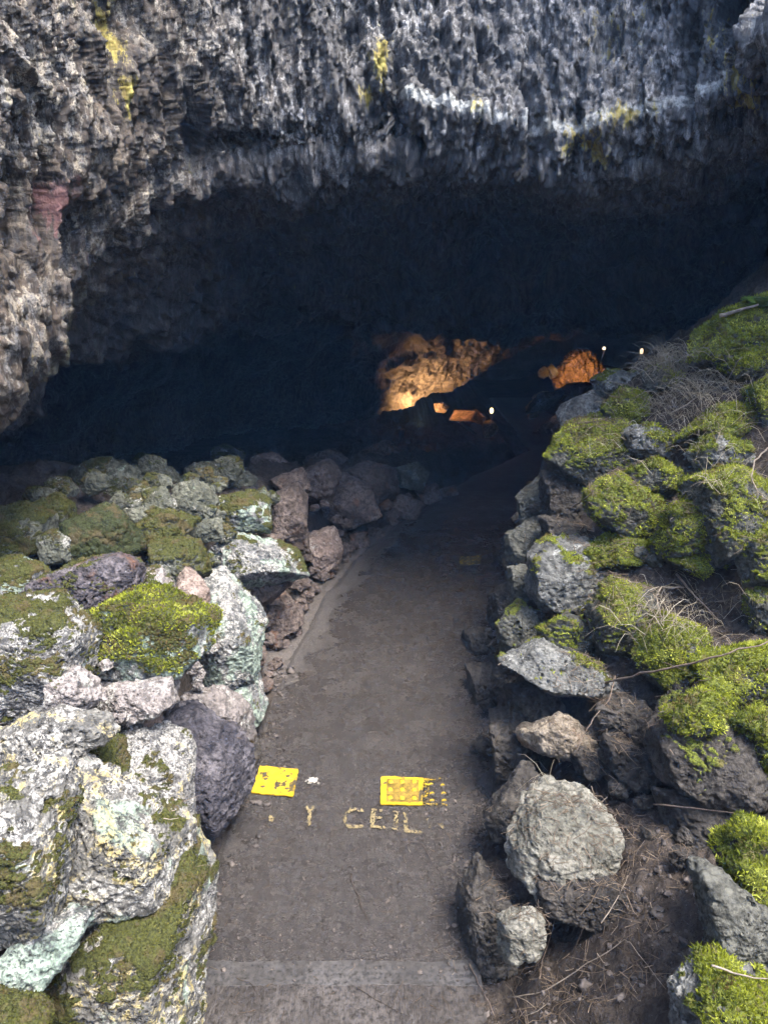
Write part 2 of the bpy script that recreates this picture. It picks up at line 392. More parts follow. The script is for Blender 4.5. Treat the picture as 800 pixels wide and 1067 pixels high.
# kind, name, polygon in photo pixels, label, options (m moss amount, mt moss kind, d shift towards viewer, t distance, p sharpness)
ROCKS = [
 ('purple', 'boulder', [(19,631),(56,599),(124,580),(138,586),(141,610),(109,636),(49,645)], 'dark purplish pitted lava boulder with knife-like lower edge resting on wall top', dict(m=.16, p=20, d=.12)),
 ('moss', 'boulder', [(77,546),(105,526),(131,542),(146,572),(126,586),(75,590)], 'boulder wholly covered by dark fine moss behind the purplish pitted boulder', dict(m=.95, mt='d', d=.05)),
 ('olive', 'stone', [(43,561),(60,553),(75,561),(72,584),(47,588)], 'small bluish grey stone tucked beside the dark fine-mossed boulder', dict(m=.1)),
 ('olive', 'slab', [(-14,535),(22,531),(48,541),(44,576),(-14,588)], 'olive mossy slab at photo edge behind the pale stone with mossy rim', dict(m=.55)),
 ('olive', 'stone', [(34,531),(58,516),(76,527),(74,550),(45,552)], 'dim mossy hump peeping over the olive mossy slab', dict(m=.6)),
 ('mint', 'stone', [(-14,591),(22,584),(46,595),(37,625),(-14,638)], 'pale grey stone with mossy rim beside the purplish pitted boulder', dict(m=.34)),
 ('pale', 'boulder', [(-14,640),(66,642),(84,662),(79,700),(58,745),(-14,752)], 'broad boulder with brownish green moss below the purplish pitted boulder', dict(m=.42, d=.08)),
 ('pink', 'stone', [(52,702),(80,694),(94,728),(78,748),(52,742)], 'whitish stone wedged under the broad boulder with brownish green moss', dict(m=.1)),
 ('mint', 'boulder', [(95,651),(142,621),(178,634),(208,647),(212,679),(180,709),(128,720),(101,692)], 'mint and white boulder with bright moss cap in the wall face', dict(m=0.50, mt='b', d=.1, p=18)),
 ('pink', 'stone', [(96,720),(128,713),(178,706),(182,732),(139,753),(107,739)], 'pinkish wedge stone under the mint boulder with bright moss cap', dict(d=.06, p=20)),
 ('rose', 'stone', [(175,637),(194,602),(217,616),(218,640)], 'small square cream stone perched above the mint boulder', dict(p=26, d=.1)),
 ('pink', 'stone', [(145,597),(165,586),(178,610),(174,638),(149,632)], 'upright pink stone with moss top beside the small square cream stone', dict(m=.3)),
 ('mint', 'boulder', [(204,605),(224,600),(243,624),(269,672),(263,706),(225,721),(205,692)], 'big mint lichened boulder slanting at the wall corner', dict(m=.12, d=.04, p=18)),
 ('mint', 'stone', [(222,700),(262,698),(272,748),(258,768),(236,745)], 'greenish foot stone under the big mint corner boulder', dict(m=.1)),
 ('pink', 'stone', [(193,724),(225,719),(248,744),(246,774),(222,772),(197,750)], 'whitish rounded stone above the dark smooth boulder', dict(d=.08)),
 ('rose', 'stone', [(145,746),(165,738),(169,752),(148,757)], 'tiny tan chip stone beside the pinkish wedge stone', dict(d=.12)),
 ('olive', 'block', [(160,567),(204,567),(214,597),(182,616),(164,608)], 'olive mossy block in the middle of the wall top', dict(m=.6)),
 ('mint', 'boulder', [(208,586),(240,557),(287,576),(298,597),(255,606),(230,613)], 'pale lichened boulder with brown underside overhanging the wall end', dict(m=.22, d=.1, p=18)),
 ('brown', 'stone', [(230,610),(278,598),(294,612),(272,632),(244,624)], 'brown stone directly beneath the overhanging pale lichened boulder', dict()),
 ('olive', 'slab', [(138,552),(176,536),(201,543),(196,566),(142,572)], 'flat mossy slab with pale end behind the olive mossy block', dict(m=.6)),
 ('olive', 'block', [(182,505),(204,502),(227,524),(217,546),(203,546),(181,528)], 'angular grey green block standing behind the flat mossy slab', dict(p=26)),
 ('mint', 'stone', [(224,520),(255,515),(281,532),(281,554),(230,552)], 'round-topped stone with dark moss above a pale face near wall back', dict(m=.5)),
 ('olive', 'stone', [(200,547),(229,541),(234,562),(204,566)], 'small dull stone filling the gap under the angular grey green block', dict()),
 ('olive', 'stone', [(150,515),(169,510),(181,527),(177,543),(156,542)], 'small facetted stone next to the angular grey green block', dict(m=.2, p=26)),
 ('olive', 'stone', [(131,531),(155,530),(162,545),(139,550)], 'low grey stone beneath the dim big boulder', dict()),
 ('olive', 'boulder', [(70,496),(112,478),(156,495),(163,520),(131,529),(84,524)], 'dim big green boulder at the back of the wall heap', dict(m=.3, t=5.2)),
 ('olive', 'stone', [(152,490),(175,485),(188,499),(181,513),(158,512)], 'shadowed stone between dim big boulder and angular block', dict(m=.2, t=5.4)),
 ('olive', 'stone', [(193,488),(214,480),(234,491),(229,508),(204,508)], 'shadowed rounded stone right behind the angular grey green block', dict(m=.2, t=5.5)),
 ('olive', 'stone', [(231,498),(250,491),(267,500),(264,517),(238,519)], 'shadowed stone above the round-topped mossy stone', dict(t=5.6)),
 ('brown', 'stone', [(262,477),(284,469),(302,484),(297,503),(268,504)], 'dark stone on the skyline above the tall brown slab', dict(t=6.4)),
 ('brown', 'slab', [(280,520),(306,508),(320,534),(318,573),(286,570)], 'tall brown slab at the bend of the wall', dict(p=20)),
 ('brown', 'stone', [(284,501),(311,491),(321,510),(296,516)], 'small brown cap stone on the tall brown slab', dict()),
 ('brown', 'block', [(317,492),(342,481),(356,495),(344,518),(320,518)], 'angular brown block above the largest brown boulder', dict(p=24)),
 ('brown', 'block', [(362,491),(381,483),(402,489),(405,510),(394,520),(369,504)], 'tan brown block with a dark crack beneath, on the far wall top', dict(p=24)),
 ('brown', 'boulder', [(335,515),(358,496),(387,509),(397,538),(362,553),(338,539)], 'largest brown boulder in the far curving wall', dict(p=20)),
 ('olive', 'stone', [(416,491),(435,483),(447,494),(440,511),(419,507)], 'greenish grey stone near the far end of the wall', dict(p=22)),
 ('brown', 'stone', [(396,519),(420,515),(441,526),(433,542),(398,538)], 'low brown stone by the path edge beyond the largest brown boulder', dict(p=22)),
 ('brown', 'stone', [(434,511),(455,505),(461,520),(441,528)], 'small brown stone under the greenish grey stone', dict()),
 ('brown', 'stone', [(458,510),(474,506),(478,519),(463,523)], 'last small stone of the wall where the path bends away', dict()),
 ('rose', 'stone', [(318,562),(344,554),(353,576),(347,593),(331,603),(322,585)], 'upright reddish pale stone leaning by the path', dict(p=20, d=.1)),
 ('brown', 'stone', [(365,558),(381,553),(385,570),(369,574)], 'knobbly small stone on the verge beside the reddish leaning stone', dict()),
 ('brown', 'stone', [(300,557),(319,552),(323,584),(306,582)], 'shaded narrow stone behind the reddish leaning stone', dict()),
 ('brown', 'stone', [(268,557),(292,560),(302,588),(284,590)], 'purplish brown stone under the wall bend next to the pale overhanging boulder', dict()),
 ('brown', 'stone', [(268,618),(292,610),(310,632),(292,644)], 'brown wedge at the wall foot below the overhanging pale boulder', dict()),
 ('brown', 'slab', [(263,644),(304,633),(311,655),(273,665)], 'flat brown slab lying at the wall foot by the dusty verge', dict(p=20)),
 ('brown', 'stone', [(250,630),(267,636),(271,655),(256,652)], 'narrow brown stone beside the big mint corner boulder', dict(d=.16)),
 ('brown', 'stone', [(374,472),(400,460),(422,475),(411,493),(385,492)], 'dusky stone of the far heap above the tan brown block', dict(t=9.0)),
 ('brown', 'stone', [(425,463),(448,464),(457,483),(436,488)], 'dusky stone above the greenish grey stone', dict(t=9.4)),
 ('brown', 'stone', [(320,476),(345,468),(362,480),(350,492),(325,492)], 'dusky stone behind the angular brown block', dict(t=8.6)),
 # near end of the wall
 ('yellow', 'boulder', [(60,802),(86,791),(112,812),(176,866),(173,934),(112,944),(70,952),(43,892)], 'big white and yellow lichened pitted boulder with steep face', dict(m=.1, d=.14, p=20)),
 ('yellow', 'boulder', [(-20,795),(60,794),(72,845),(64,885),(80,948),(45,968),(-20,1010)], 'large boulder under green moss and yellow lichen at the near wall end', dict(m=.34, d=.1)),
 ('pale', 'boulder', [(120,778),(144,756),(170,776),(193,802),(199,844),(195,882),(165,852),(129,832)], 'pale ridged boulder between white-yellow boulder and dark smooth boulder', dict(m=.12, d=.06, p=20)),
 ('violet', 'boulder', [(158,756),(202,737),(233,755),(244,795),(234,857),(203,891),(187,842),(172,790)], 'dark smooth violet grey boulder beside the path', dict(d=.06, p=14)),
 ('dark', 'stone', [(240,777),(259,769),(270,787),(264,806),(243,804)], 'small grey stone between dark smooth boulder and worn yellow tile', dict()),
 ('yellow', 'boulder', [(100,952),(178,884),(198,922),(192,1010),(186,1085),(30,1085),(50,1018)], 'moss-draped boulder with yellow and mint edge beside the step', dict(m=.42, d=.08)),
 ('mint', 'slab', [(-20,1016),(45,964),(88,954),(80,986),(22,1048),(-20,1062)], 'mint green slab under the large yellow lichened boulder', dict(p=20, d=-.02)),
 ('yellow', 'boulder', [(-14,776),(30,755),(64,744),(105,754),(115,770),(71,798),(-14,798)], 'yellow and pinkish pitted boulder above the large mossy near boulder', dict(d=.08)),
 ('olive', 'stone', [(70,791),(94,767),(116,775),(132,806),(105,812),(84,798)], 'dark mossy stone behind the white and yellow lichened boulder', dict(m=.7)),
 ('olive', 'stone', [(-20,1052),(22,1050),(44,1068),(44,1095),(-20,1095)], 'mossy lump at the bottom corner below the mint green slab', dict(m=.85)),
 # bank: upper stones
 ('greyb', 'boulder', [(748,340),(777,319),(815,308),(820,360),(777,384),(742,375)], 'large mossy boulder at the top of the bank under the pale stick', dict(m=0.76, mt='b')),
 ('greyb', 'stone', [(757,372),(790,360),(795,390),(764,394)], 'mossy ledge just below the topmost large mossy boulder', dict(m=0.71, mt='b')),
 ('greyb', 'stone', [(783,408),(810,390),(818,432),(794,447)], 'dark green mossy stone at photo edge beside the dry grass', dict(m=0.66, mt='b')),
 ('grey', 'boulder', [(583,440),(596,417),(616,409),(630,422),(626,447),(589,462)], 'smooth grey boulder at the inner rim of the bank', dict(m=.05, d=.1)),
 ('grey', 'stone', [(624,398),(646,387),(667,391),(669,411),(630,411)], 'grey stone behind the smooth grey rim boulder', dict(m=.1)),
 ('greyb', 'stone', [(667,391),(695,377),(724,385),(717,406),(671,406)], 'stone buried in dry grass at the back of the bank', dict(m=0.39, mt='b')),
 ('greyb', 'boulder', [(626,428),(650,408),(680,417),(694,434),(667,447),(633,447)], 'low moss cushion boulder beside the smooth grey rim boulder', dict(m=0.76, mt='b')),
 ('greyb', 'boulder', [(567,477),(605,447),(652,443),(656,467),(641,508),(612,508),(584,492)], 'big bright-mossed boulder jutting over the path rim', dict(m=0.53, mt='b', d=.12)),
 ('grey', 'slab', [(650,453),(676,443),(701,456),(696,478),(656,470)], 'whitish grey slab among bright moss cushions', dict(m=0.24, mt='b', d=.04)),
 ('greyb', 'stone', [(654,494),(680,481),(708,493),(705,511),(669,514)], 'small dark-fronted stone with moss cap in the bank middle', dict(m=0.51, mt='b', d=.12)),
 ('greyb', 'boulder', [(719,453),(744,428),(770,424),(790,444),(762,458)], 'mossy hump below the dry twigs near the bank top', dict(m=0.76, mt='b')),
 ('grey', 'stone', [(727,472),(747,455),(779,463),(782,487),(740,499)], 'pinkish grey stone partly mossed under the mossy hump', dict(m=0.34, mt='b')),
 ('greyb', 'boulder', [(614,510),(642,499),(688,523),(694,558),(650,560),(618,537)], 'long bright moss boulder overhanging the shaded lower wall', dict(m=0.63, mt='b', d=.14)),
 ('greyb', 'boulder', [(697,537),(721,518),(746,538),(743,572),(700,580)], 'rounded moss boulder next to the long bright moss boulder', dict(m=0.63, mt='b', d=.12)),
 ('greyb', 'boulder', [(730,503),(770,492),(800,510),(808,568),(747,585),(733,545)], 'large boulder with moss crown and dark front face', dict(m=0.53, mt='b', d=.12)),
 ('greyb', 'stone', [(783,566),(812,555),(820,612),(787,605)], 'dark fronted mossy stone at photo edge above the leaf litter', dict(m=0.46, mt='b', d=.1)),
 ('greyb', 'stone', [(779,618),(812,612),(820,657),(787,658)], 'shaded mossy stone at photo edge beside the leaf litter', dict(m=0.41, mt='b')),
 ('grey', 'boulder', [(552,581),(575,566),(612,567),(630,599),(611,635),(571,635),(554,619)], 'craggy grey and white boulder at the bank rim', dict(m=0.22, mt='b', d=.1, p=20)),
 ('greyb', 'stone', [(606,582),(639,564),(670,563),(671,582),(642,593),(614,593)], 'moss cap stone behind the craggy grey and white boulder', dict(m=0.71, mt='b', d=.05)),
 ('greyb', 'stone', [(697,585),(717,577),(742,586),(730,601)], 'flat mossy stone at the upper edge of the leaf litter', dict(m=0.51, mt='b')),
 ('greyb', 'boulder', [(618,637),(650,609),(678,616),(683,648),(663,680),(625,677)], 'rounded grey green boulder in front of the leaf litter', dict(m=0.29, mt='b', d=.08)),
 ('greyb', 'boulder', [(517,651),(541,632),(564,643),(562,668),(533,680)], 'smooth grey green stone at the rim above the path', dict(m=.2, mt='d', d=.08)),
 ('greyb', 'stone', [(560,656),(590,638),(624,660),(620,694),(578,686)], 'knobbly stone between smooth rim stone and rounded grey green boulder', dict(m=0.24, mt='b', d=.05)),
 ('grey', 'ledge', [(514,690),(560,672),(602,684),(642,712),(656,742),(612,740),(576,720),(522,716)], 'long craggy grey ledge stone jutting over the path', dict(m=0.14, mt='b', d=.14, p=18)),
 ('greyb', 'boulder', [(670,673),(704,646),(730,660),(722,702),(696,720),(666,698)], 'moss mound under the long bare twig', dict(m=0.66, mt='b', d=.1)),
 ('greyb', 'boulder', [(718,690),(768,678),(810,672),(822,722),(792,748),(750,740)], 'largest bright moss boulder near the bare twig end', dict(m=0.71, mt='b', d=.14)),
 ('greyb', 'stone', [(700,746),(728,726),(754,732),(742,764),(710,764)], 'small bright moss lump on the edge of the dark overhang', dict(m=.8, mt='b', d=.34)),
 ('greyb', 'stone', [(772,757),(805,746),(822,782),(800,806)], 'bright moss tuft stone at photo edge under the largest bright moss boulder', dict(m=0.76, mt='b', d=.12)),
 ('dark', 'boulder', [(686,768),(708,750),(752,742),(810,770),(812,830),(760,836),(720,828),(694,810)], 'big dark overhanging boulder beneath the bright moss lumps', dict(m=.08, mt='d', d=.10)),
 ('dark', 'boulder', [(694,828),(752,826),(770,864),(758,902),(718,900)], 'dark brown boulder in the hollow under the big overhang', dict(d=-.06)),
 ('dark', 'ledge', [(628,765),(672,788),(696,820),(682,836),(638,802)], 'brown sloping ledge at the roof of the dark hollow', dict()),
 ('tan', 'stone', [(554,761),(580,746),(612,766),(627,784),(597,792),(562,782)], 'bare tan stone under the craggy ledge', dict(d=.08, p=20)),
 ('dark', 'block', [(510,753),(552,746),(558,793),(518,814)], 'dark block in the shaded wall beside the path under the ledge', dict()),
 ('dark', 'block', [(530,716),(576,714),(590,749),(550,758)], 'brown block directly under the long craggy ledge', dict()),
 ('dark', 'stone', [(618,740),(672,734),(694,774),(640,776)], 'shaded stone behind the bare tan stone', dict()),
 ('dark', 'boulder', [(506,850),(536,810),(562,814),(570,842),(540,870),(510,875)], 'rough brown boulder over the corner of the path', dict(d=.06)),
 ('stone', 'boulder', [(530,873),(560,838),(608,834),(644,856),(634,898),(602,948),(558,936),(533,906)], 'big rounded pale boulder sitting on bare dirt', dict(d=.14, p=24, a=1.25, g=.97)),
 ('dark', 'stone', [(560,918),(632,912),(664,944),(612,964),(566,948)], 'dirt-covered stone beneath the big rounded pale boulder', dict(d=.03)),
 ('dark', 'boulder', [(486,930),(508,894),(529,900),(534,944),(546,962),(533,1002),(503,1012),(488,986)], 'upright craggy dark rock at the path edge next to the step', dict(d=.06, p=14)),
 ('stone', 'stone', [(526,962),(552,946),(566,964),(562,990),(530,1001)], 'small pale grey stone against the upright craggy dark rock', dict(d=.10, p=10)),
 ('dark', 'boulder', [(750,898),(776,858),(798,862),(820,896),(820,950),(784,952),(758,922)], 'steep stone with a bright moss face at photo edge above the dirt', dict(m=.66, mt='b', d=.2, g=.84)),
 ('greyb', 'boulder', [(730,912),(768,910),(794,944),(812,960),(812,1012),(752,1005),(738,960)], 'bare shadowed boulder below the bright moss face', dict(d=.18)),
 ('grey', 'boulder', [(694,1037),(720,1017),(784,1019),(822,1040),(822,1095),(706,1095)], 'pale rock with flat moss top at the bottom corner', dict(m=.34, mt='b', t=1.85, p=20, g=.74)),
 # shaded wall on the far side of the path
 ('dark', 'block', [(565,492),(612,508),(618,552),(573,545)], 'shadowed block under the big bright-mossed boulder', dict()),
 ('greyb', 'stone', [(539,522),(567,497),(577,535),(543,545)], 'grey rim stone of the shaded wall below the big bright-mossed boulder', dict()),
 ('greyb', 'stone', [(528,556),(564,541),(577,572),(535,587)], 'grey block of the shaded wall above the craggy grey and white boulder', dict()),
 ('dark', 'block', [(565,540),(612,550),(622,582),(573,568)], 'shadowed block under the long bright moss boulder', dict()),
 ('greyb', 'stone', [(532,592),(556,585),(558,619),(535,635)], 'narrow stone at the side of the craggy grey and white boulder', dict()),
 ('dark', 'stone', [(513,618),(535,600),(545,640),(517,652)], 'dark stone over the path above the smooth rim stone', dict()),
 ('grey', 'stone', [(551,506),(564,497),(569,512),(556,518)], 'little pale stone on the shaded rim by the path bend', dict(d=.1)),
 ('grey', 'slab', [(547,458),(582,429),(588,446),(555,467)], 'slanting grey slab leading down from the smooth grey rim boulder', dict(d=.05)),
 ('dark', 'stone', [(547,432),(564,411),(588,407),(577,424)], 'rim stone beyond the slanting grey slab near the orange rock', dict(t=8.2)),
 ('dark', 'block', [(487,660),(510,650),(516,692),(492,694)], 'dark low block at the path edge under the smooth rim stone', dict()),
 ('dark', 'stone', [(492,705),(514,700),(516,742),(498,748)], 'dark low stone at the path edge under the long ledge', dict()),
]

_ICO = {}


def ico(sub):
    if sub not in _ICO:
        bm = bmesh.new(); bmesh.ops.create_icosphere(bm, subdivisions=sub, radius=1)
        V = np.array([v.co[:] for v in bm.verts]); T = np.array([[v.index for v in f.verts] for f in bm.faces])
        bm.free(); V /= np.linalg.norm(V, axis=1, keepdims=True)
        _ICO[sub] = (V, T)
    return _ICO[sub]


def build_rock(kind, name, poly, label, o, group, seed):
    rg = np.random.default_rng(1000 + seed)
    poly = np.array(poly, float)
    # polygon area centroid
    x, y = poly[:, 0], poly[:, 1]; x2, y2 = np.roll(x, -1), np.roll(y, -1)
    cr = x * y2 - x2 * y; A = cr.sum() / 2
    cu, cv = ((x + x2) * cr).sum() / (6 * A), ((y + y2) * cr).sum() / (6 * A)
    t = o.get('t') or hit_ground(cu, cv) or 6.0
    w = np.ptp(x) / F * t; h = np.ptp(y) / F * t
    t0 = t
    t = t - o.get('d', 0.0) - .10 * min(w, h)
    q = np.stack([(poly[:, 0] - cu), -(poly[:, 1] - cv)], 1) / F * t       # metres, right / up
    L = math.sqrt(w * h) / 2 * t / t0
    if L < .10 and 't' not in o:                                            # small stones lie on the soil, not in it
        t -= .45 * L; L = math.sqrt(w * h) / 2 * t / t0
    if A > 0: q = q[::-1]                                                   # make counter clockwise in right/up
    planes, hs = [], []
    k = len(q)
    for i in range(k):
        a, b = q[i], q[(i + 1) % k]
        e = b - a; nn = np.array([e[1], -e[0]]); nn /= np.linalg.norm(nn) + 1e-9
        dist = abs(nn @ a)
        tilt = rg.uniform(-.15, .40)
        v = np.array([nn[0], nn[1], tilt]); s = np.linalg.norm(v)
        planes.append(v / s); hs.append(dist * o.get('g', 1.03) / s + tilt / s * L * .22)
    dep = L * rg.uniform(.8, 1.1)
    nf = 8
    for i in range(nf):
        a = rg.uniform(0, 2 * math.pi); rr = rg.uniform(.15, .75) if i else .1
        v = np.array([math.cos(a) * rr, math.sin(a) * rr, 1.0]); v /= np.linalg.norm(v)
        planes.append(v); hs.append(dep * rg.uniform(.72, .98))
    top = np.array([rg.normal() * .12, math.cos(.5), math.sin(.5) + .2]); top /= np.linalg.norm(top)
    planes.append(top); hs.append(L * rg.uniform(.75, 1.0))
    for i in range(3):
        v = np.array([rg.normal() * .5, rg.normal() * .5, -1.0]); v /= np.linalg.norm(v)
        planes.append(v); hs.append(dep * rg.uniform(.8, 1.1))
    planes = np.array(planes); hs = np.maximum(np.array(hs), L * .18)
    big = max(np.ptp(x), np.ptp(y))
    D, T = ico(7 if big > 84 else 6 if big > 26 else 5)
    p = o.get('p', 16) * 2.2
    qd = np.maximum(0, D @ planes.T) / hs
    mx = qd.max(axis=1, keepdims=True)
    r = 1.0 / (mx[:, 0] * ((qd / mx) ** p).sum(1) ** (1 / p))
    V = (D * r[:, None]) @ ROT.T
    C = CAM + ray(cu, cv) * t
    off = rg.uniform(0, 60, 3)
    N, _ = vnormals(V, T)
    P = V + off
    disp = fbm(P / L * .9, 3) * .07 * L * o.get('a', 1) + np.minimum(fbm(P / L * 2.4, 4, ridged=True), .6) * .036 * L * o.get('a', 1)
    V = V + N * disp[:, None]
    N, _ = vnormals(V, T)
    d2 = fbm(P * 22, 3, .6) * .0085 + fbm(P * 70, 2) * .0036
    pit = perlin(P * 48 + 9); pm = sstep(perlin(P * 7 + 31), -.15, .25)
    rough = {'purple': 1.5, 'yellow': 1.2, 'pale': 1.1, 'grey': 1.1, 'greyb': 1.1, 'dark': 1.1}.get(kind, .7)
    d2 -= np.clip(pit - .22, 0, .4) * .05 * pm * rough
    V = V + N * d2[:, None]
    if 'hf' in o:
        N, _ = vnormals(V, T)
        V = V + N * (fbm(P * np.array([9, 9, 4]), 4, .6, ridged=True) * o['hf'])[:, None]
    N, fn = vnormals(V, T)
    # moss: on the upward sides, broken by noise
    m = o.get('m', 0.03)
    ms = N[:, 2] * .55 + fbm(P * 5.5, 4, .6) * .55 + .45 - (1.15 - 1.25 * m)
    if m > .9: ms = ms + .5
    ms = sstep(ms, -.1, .25)
    if m < .06: ms *= 0
    cush = np.clip(fbm(P * (11 if o.get('mt') == 'b' else 16), 3) * 1.0 + .6, 0, 2)
    V = V + (N * .7 + np.array([0, 0, .3])) * (ms * (.006 + .014 * cush * (1 if o.get('mt') == 'b' else .6)))[:, None]
    V = V.astype(np.float32)
    ob = mesh_np(name, V, T, ROCKM[kind], loc=C, attrs={'moss': ms})
    tag(ob, label, 'rock', group)
    if m >= .06:
        N, fn = vnormals(V, T)
        moss_tufts(ob, V, T, N, ms, o.get('mt', 'o'), t, rg)
    return ob


def moss_tufts(ob, V, T, N, ms, mt, t, rg):
    fn = np.cross(V[T[:, 1]] - V[T[:, 0]], V[T[:, 2]] - V[T[:, 0]])
    ar = np.linalg.norm(fn, axis=1) / 2
    w = ar * np.clip(ms[T].mean(1) - .35, 0, .4) / .4
    area = w.sum()
    dens = (26000 if mt == 'b' else 20000) * (2.6 / max(t, 1.6)) ** 1.6
    n = int(min(34000, area * dens * 1.0))
    if n < 150: return
    f = rg.choice(len(T), n, p=w / area)
    a, b = rg.random(n), rg.random(n); s = a + b > 1; a[s] = 1 - a[s]; b[s] = 1 - b[s]
    p0, p1, p2 = V[T[f, 0]], V[T[f, 1]], V[T[f, 2]]
    P = p0 + (p1 - p0) * a[:, None] + (p2 - p0) * b[:, None]
    nn = N[T[f, 0]]
    dirv = nn * .8 + rg.normal(size=(n, 3)) * .55 + np.array([0, 0, .35])
    dirv /= np.linalg.norm(dirv, axis=1, keepdims=True)
    sc = (.75 + .25 * t / 2.6)
    ln = (.0068 if mt != 'b' else .0115) * sc * rg.uniform(.6, 1.5, n)
    wd = (.0026 if mt != 'b' else .0032) * sc * rg.uniform(.7, 1.4, n)
    side = np.cross(dirv, rg.normal(size=(n, 3))); side /= np.linalg.norm(side, axis=1, keepdims=True) + 1e-9
    P = P - nn * .002
    bend = rg.normal(size=(n, 3)) * .35
    A_ = P - side * wd[:, None]; B_ = P + side * wd[:, None]
    C_ = P + dirv * ln[:, None] + bend * ln[:, None] * .5
    VV = np.stack([A_, B_, C_], 1).reshape(-1, 3)
    TT = np.arange(3 * n).reshape(-1, 3)
    clump = fbm(P * 9 + 5, 3) * .75 + .44
    tint = np.clip(clump + rg.normal(size=n) * .14, 0, 1)
    dead = perlin(P * 7 + 40) + perlin(P * 19 + 11) * .5 + rg.normal(size=n) * .08
    tint = np.where(dead > (.40 if mt == 'b' else .34), -.35 + rg.random(n) * .2, tint)
    o = mesh_np('moss', VV, TT, MOSSM[mt], parent=ob, smooth=False, attrs={'tint': np.repeat(tint, 3)})
    o['kind'] = 'stuff'
    return o


def ngon(u, v, w, h, rg):
    k = rg.integers(5, 8); a0 = rg.uniform(0, 6.28)
    return [(u + w / 2 * math.cos(a0 + i * 6.283 / k + rg.uniform(-.3, .3)), v + h / 2 * math.sin(a0 + i * 6.283 / k + rg.uniform(-.3, .3))) for i in range(k)]


FILL = [
 ('brown', [(262, 650), (312, 590), (336, 596), (304, 664), (276, 740), (262, 740)], 40, (7, 24), 'small brown stone lying loose at the foot of the wall bend', WALL),
 ('brown', [(318, 600), (350, 570), (420, 538), (400, 552), (352, 592), (330, 622)], 18, (6, 15), 'small brown stone lying loose at the foot of the wall bend', WALL),
 ('brown', [(268, 560), (330, 510), (470, 508), (380, 560), (300, 640), (256, 700), (240, 640)], 70, (9, 20), 'small brown filler stone in the joints of the wall bend', WALL),
 ('olive', [(120, 560), (130, 500), (280, 500), (300, 560), (240, 600), (170, 580)], 34, (10, 22), 'small dull green filler stone in the top of the rubble wall', WALL),
 ('pink', [(100, 700), (200, 640), (258, 690), (262, 780), (180, 770), (90, 760)], 24, (9, 20), 'small pale filler stone in the near face of the rubble wall', WALL),
 ('olive', [(-10, 540), (70, 500), (200, 470), (300, 470), (160, 520), (60, 560)], 24, (16, 34), 'dim rounded stone in the shadowed top of the wall heap', WALL),
 ('dark', [(500, 640), (545, 500), (590, 540), (560, 700), (540, 800), (505, 830)], 40, (12, 28), 'small dark filler stone in the shaded wall under the mossy bank', BANK),
 ('greyb', [(560, 640), (640, 560), (720, 590), (690, 640), (620, 700)], 16, (10, 24), 'small grey stone poking from the leaf litter of the bank', BANK),
 ('dark', [(560, 780), (640, 740), (700, 830), (730, 930), (640, 840)], 24, (14, 34), 'small dark stone lying in the hollow under the overhang', BANK),
]


FILLERS = []


def drop_hidden_fillers(dg):
    for o in FILLERS:
        c = np.array(o.location) - CAM; ax = c @ FWD
        u0, v0 = 400 + F * (c @ RIGHT) / ax, 533.5 - F * (c @ UPV) / ax
        r = np.linalg.norm(np.array(o.dimensions)) / 2 / ax * F * .45
        n = 0
        for du in (-1, -.5, 0, .5, 1):
            for dv in (-1, -.5, 0, .5, 1):
                d = Vector(ray(u0 + du * r, v0 + dv * r)).normalized()
                ok, _, _, _, ob, _ = SC.ray_cast(dg, Vector(CAM), d)
                n += bool(ok and (ob.name == o.name or (ob.parent and ob.parent.name == o.name)))
        if n < 5:
            for ch in list(o.children): bpy.data.objects.remove(ch)
            bpy.data.objects.remove(o)


def build_fill():
    rg = np.random.default_rng(77)
    n = 500
    for kind, poly, count, (a, b), label, group in FILL:
        pg = np.array(poly, float); c = 0
        while c < count:
            u, v = rg.uniform(pg[:, 0].min(), pg[:, 0].max()), rg.uniform(pg[:, 1].min(), pg[:, 1].max())
            inside = False; j = len(pg) - 1
            for i in range(len(pg)):
                if (pg[i, 1] > v) != (pg[j, 1] > v) and u < (pg[j, 0] - pg[i, 0]) * (v - pg[i, 1]) / (pg[j, 1] - pg[i, 1]) + pg[i, 0]: inside = not inside
                j = i
            if not inside: continue
            w = rg.uniform(a, b)
            fo = build_rock(kind, 'stone', ngon(u, v, w, w * rg.uniform(.6, .95), rg), label, dict(p=14, m=.3 if kind == 'olive' else .03, d=.02), group, n)
            FILLERS.append(fo)
            n += 1; c += 1


def build_rocks():
    for i, (kind, name, poly, label, o) in enumerate(ROCKS):
        cu = np.mean([p[0] for p in poly])
        build_rock(kind, name, poly, label, o, WALL if cu < 478 else BANK, i)
    build_fill()
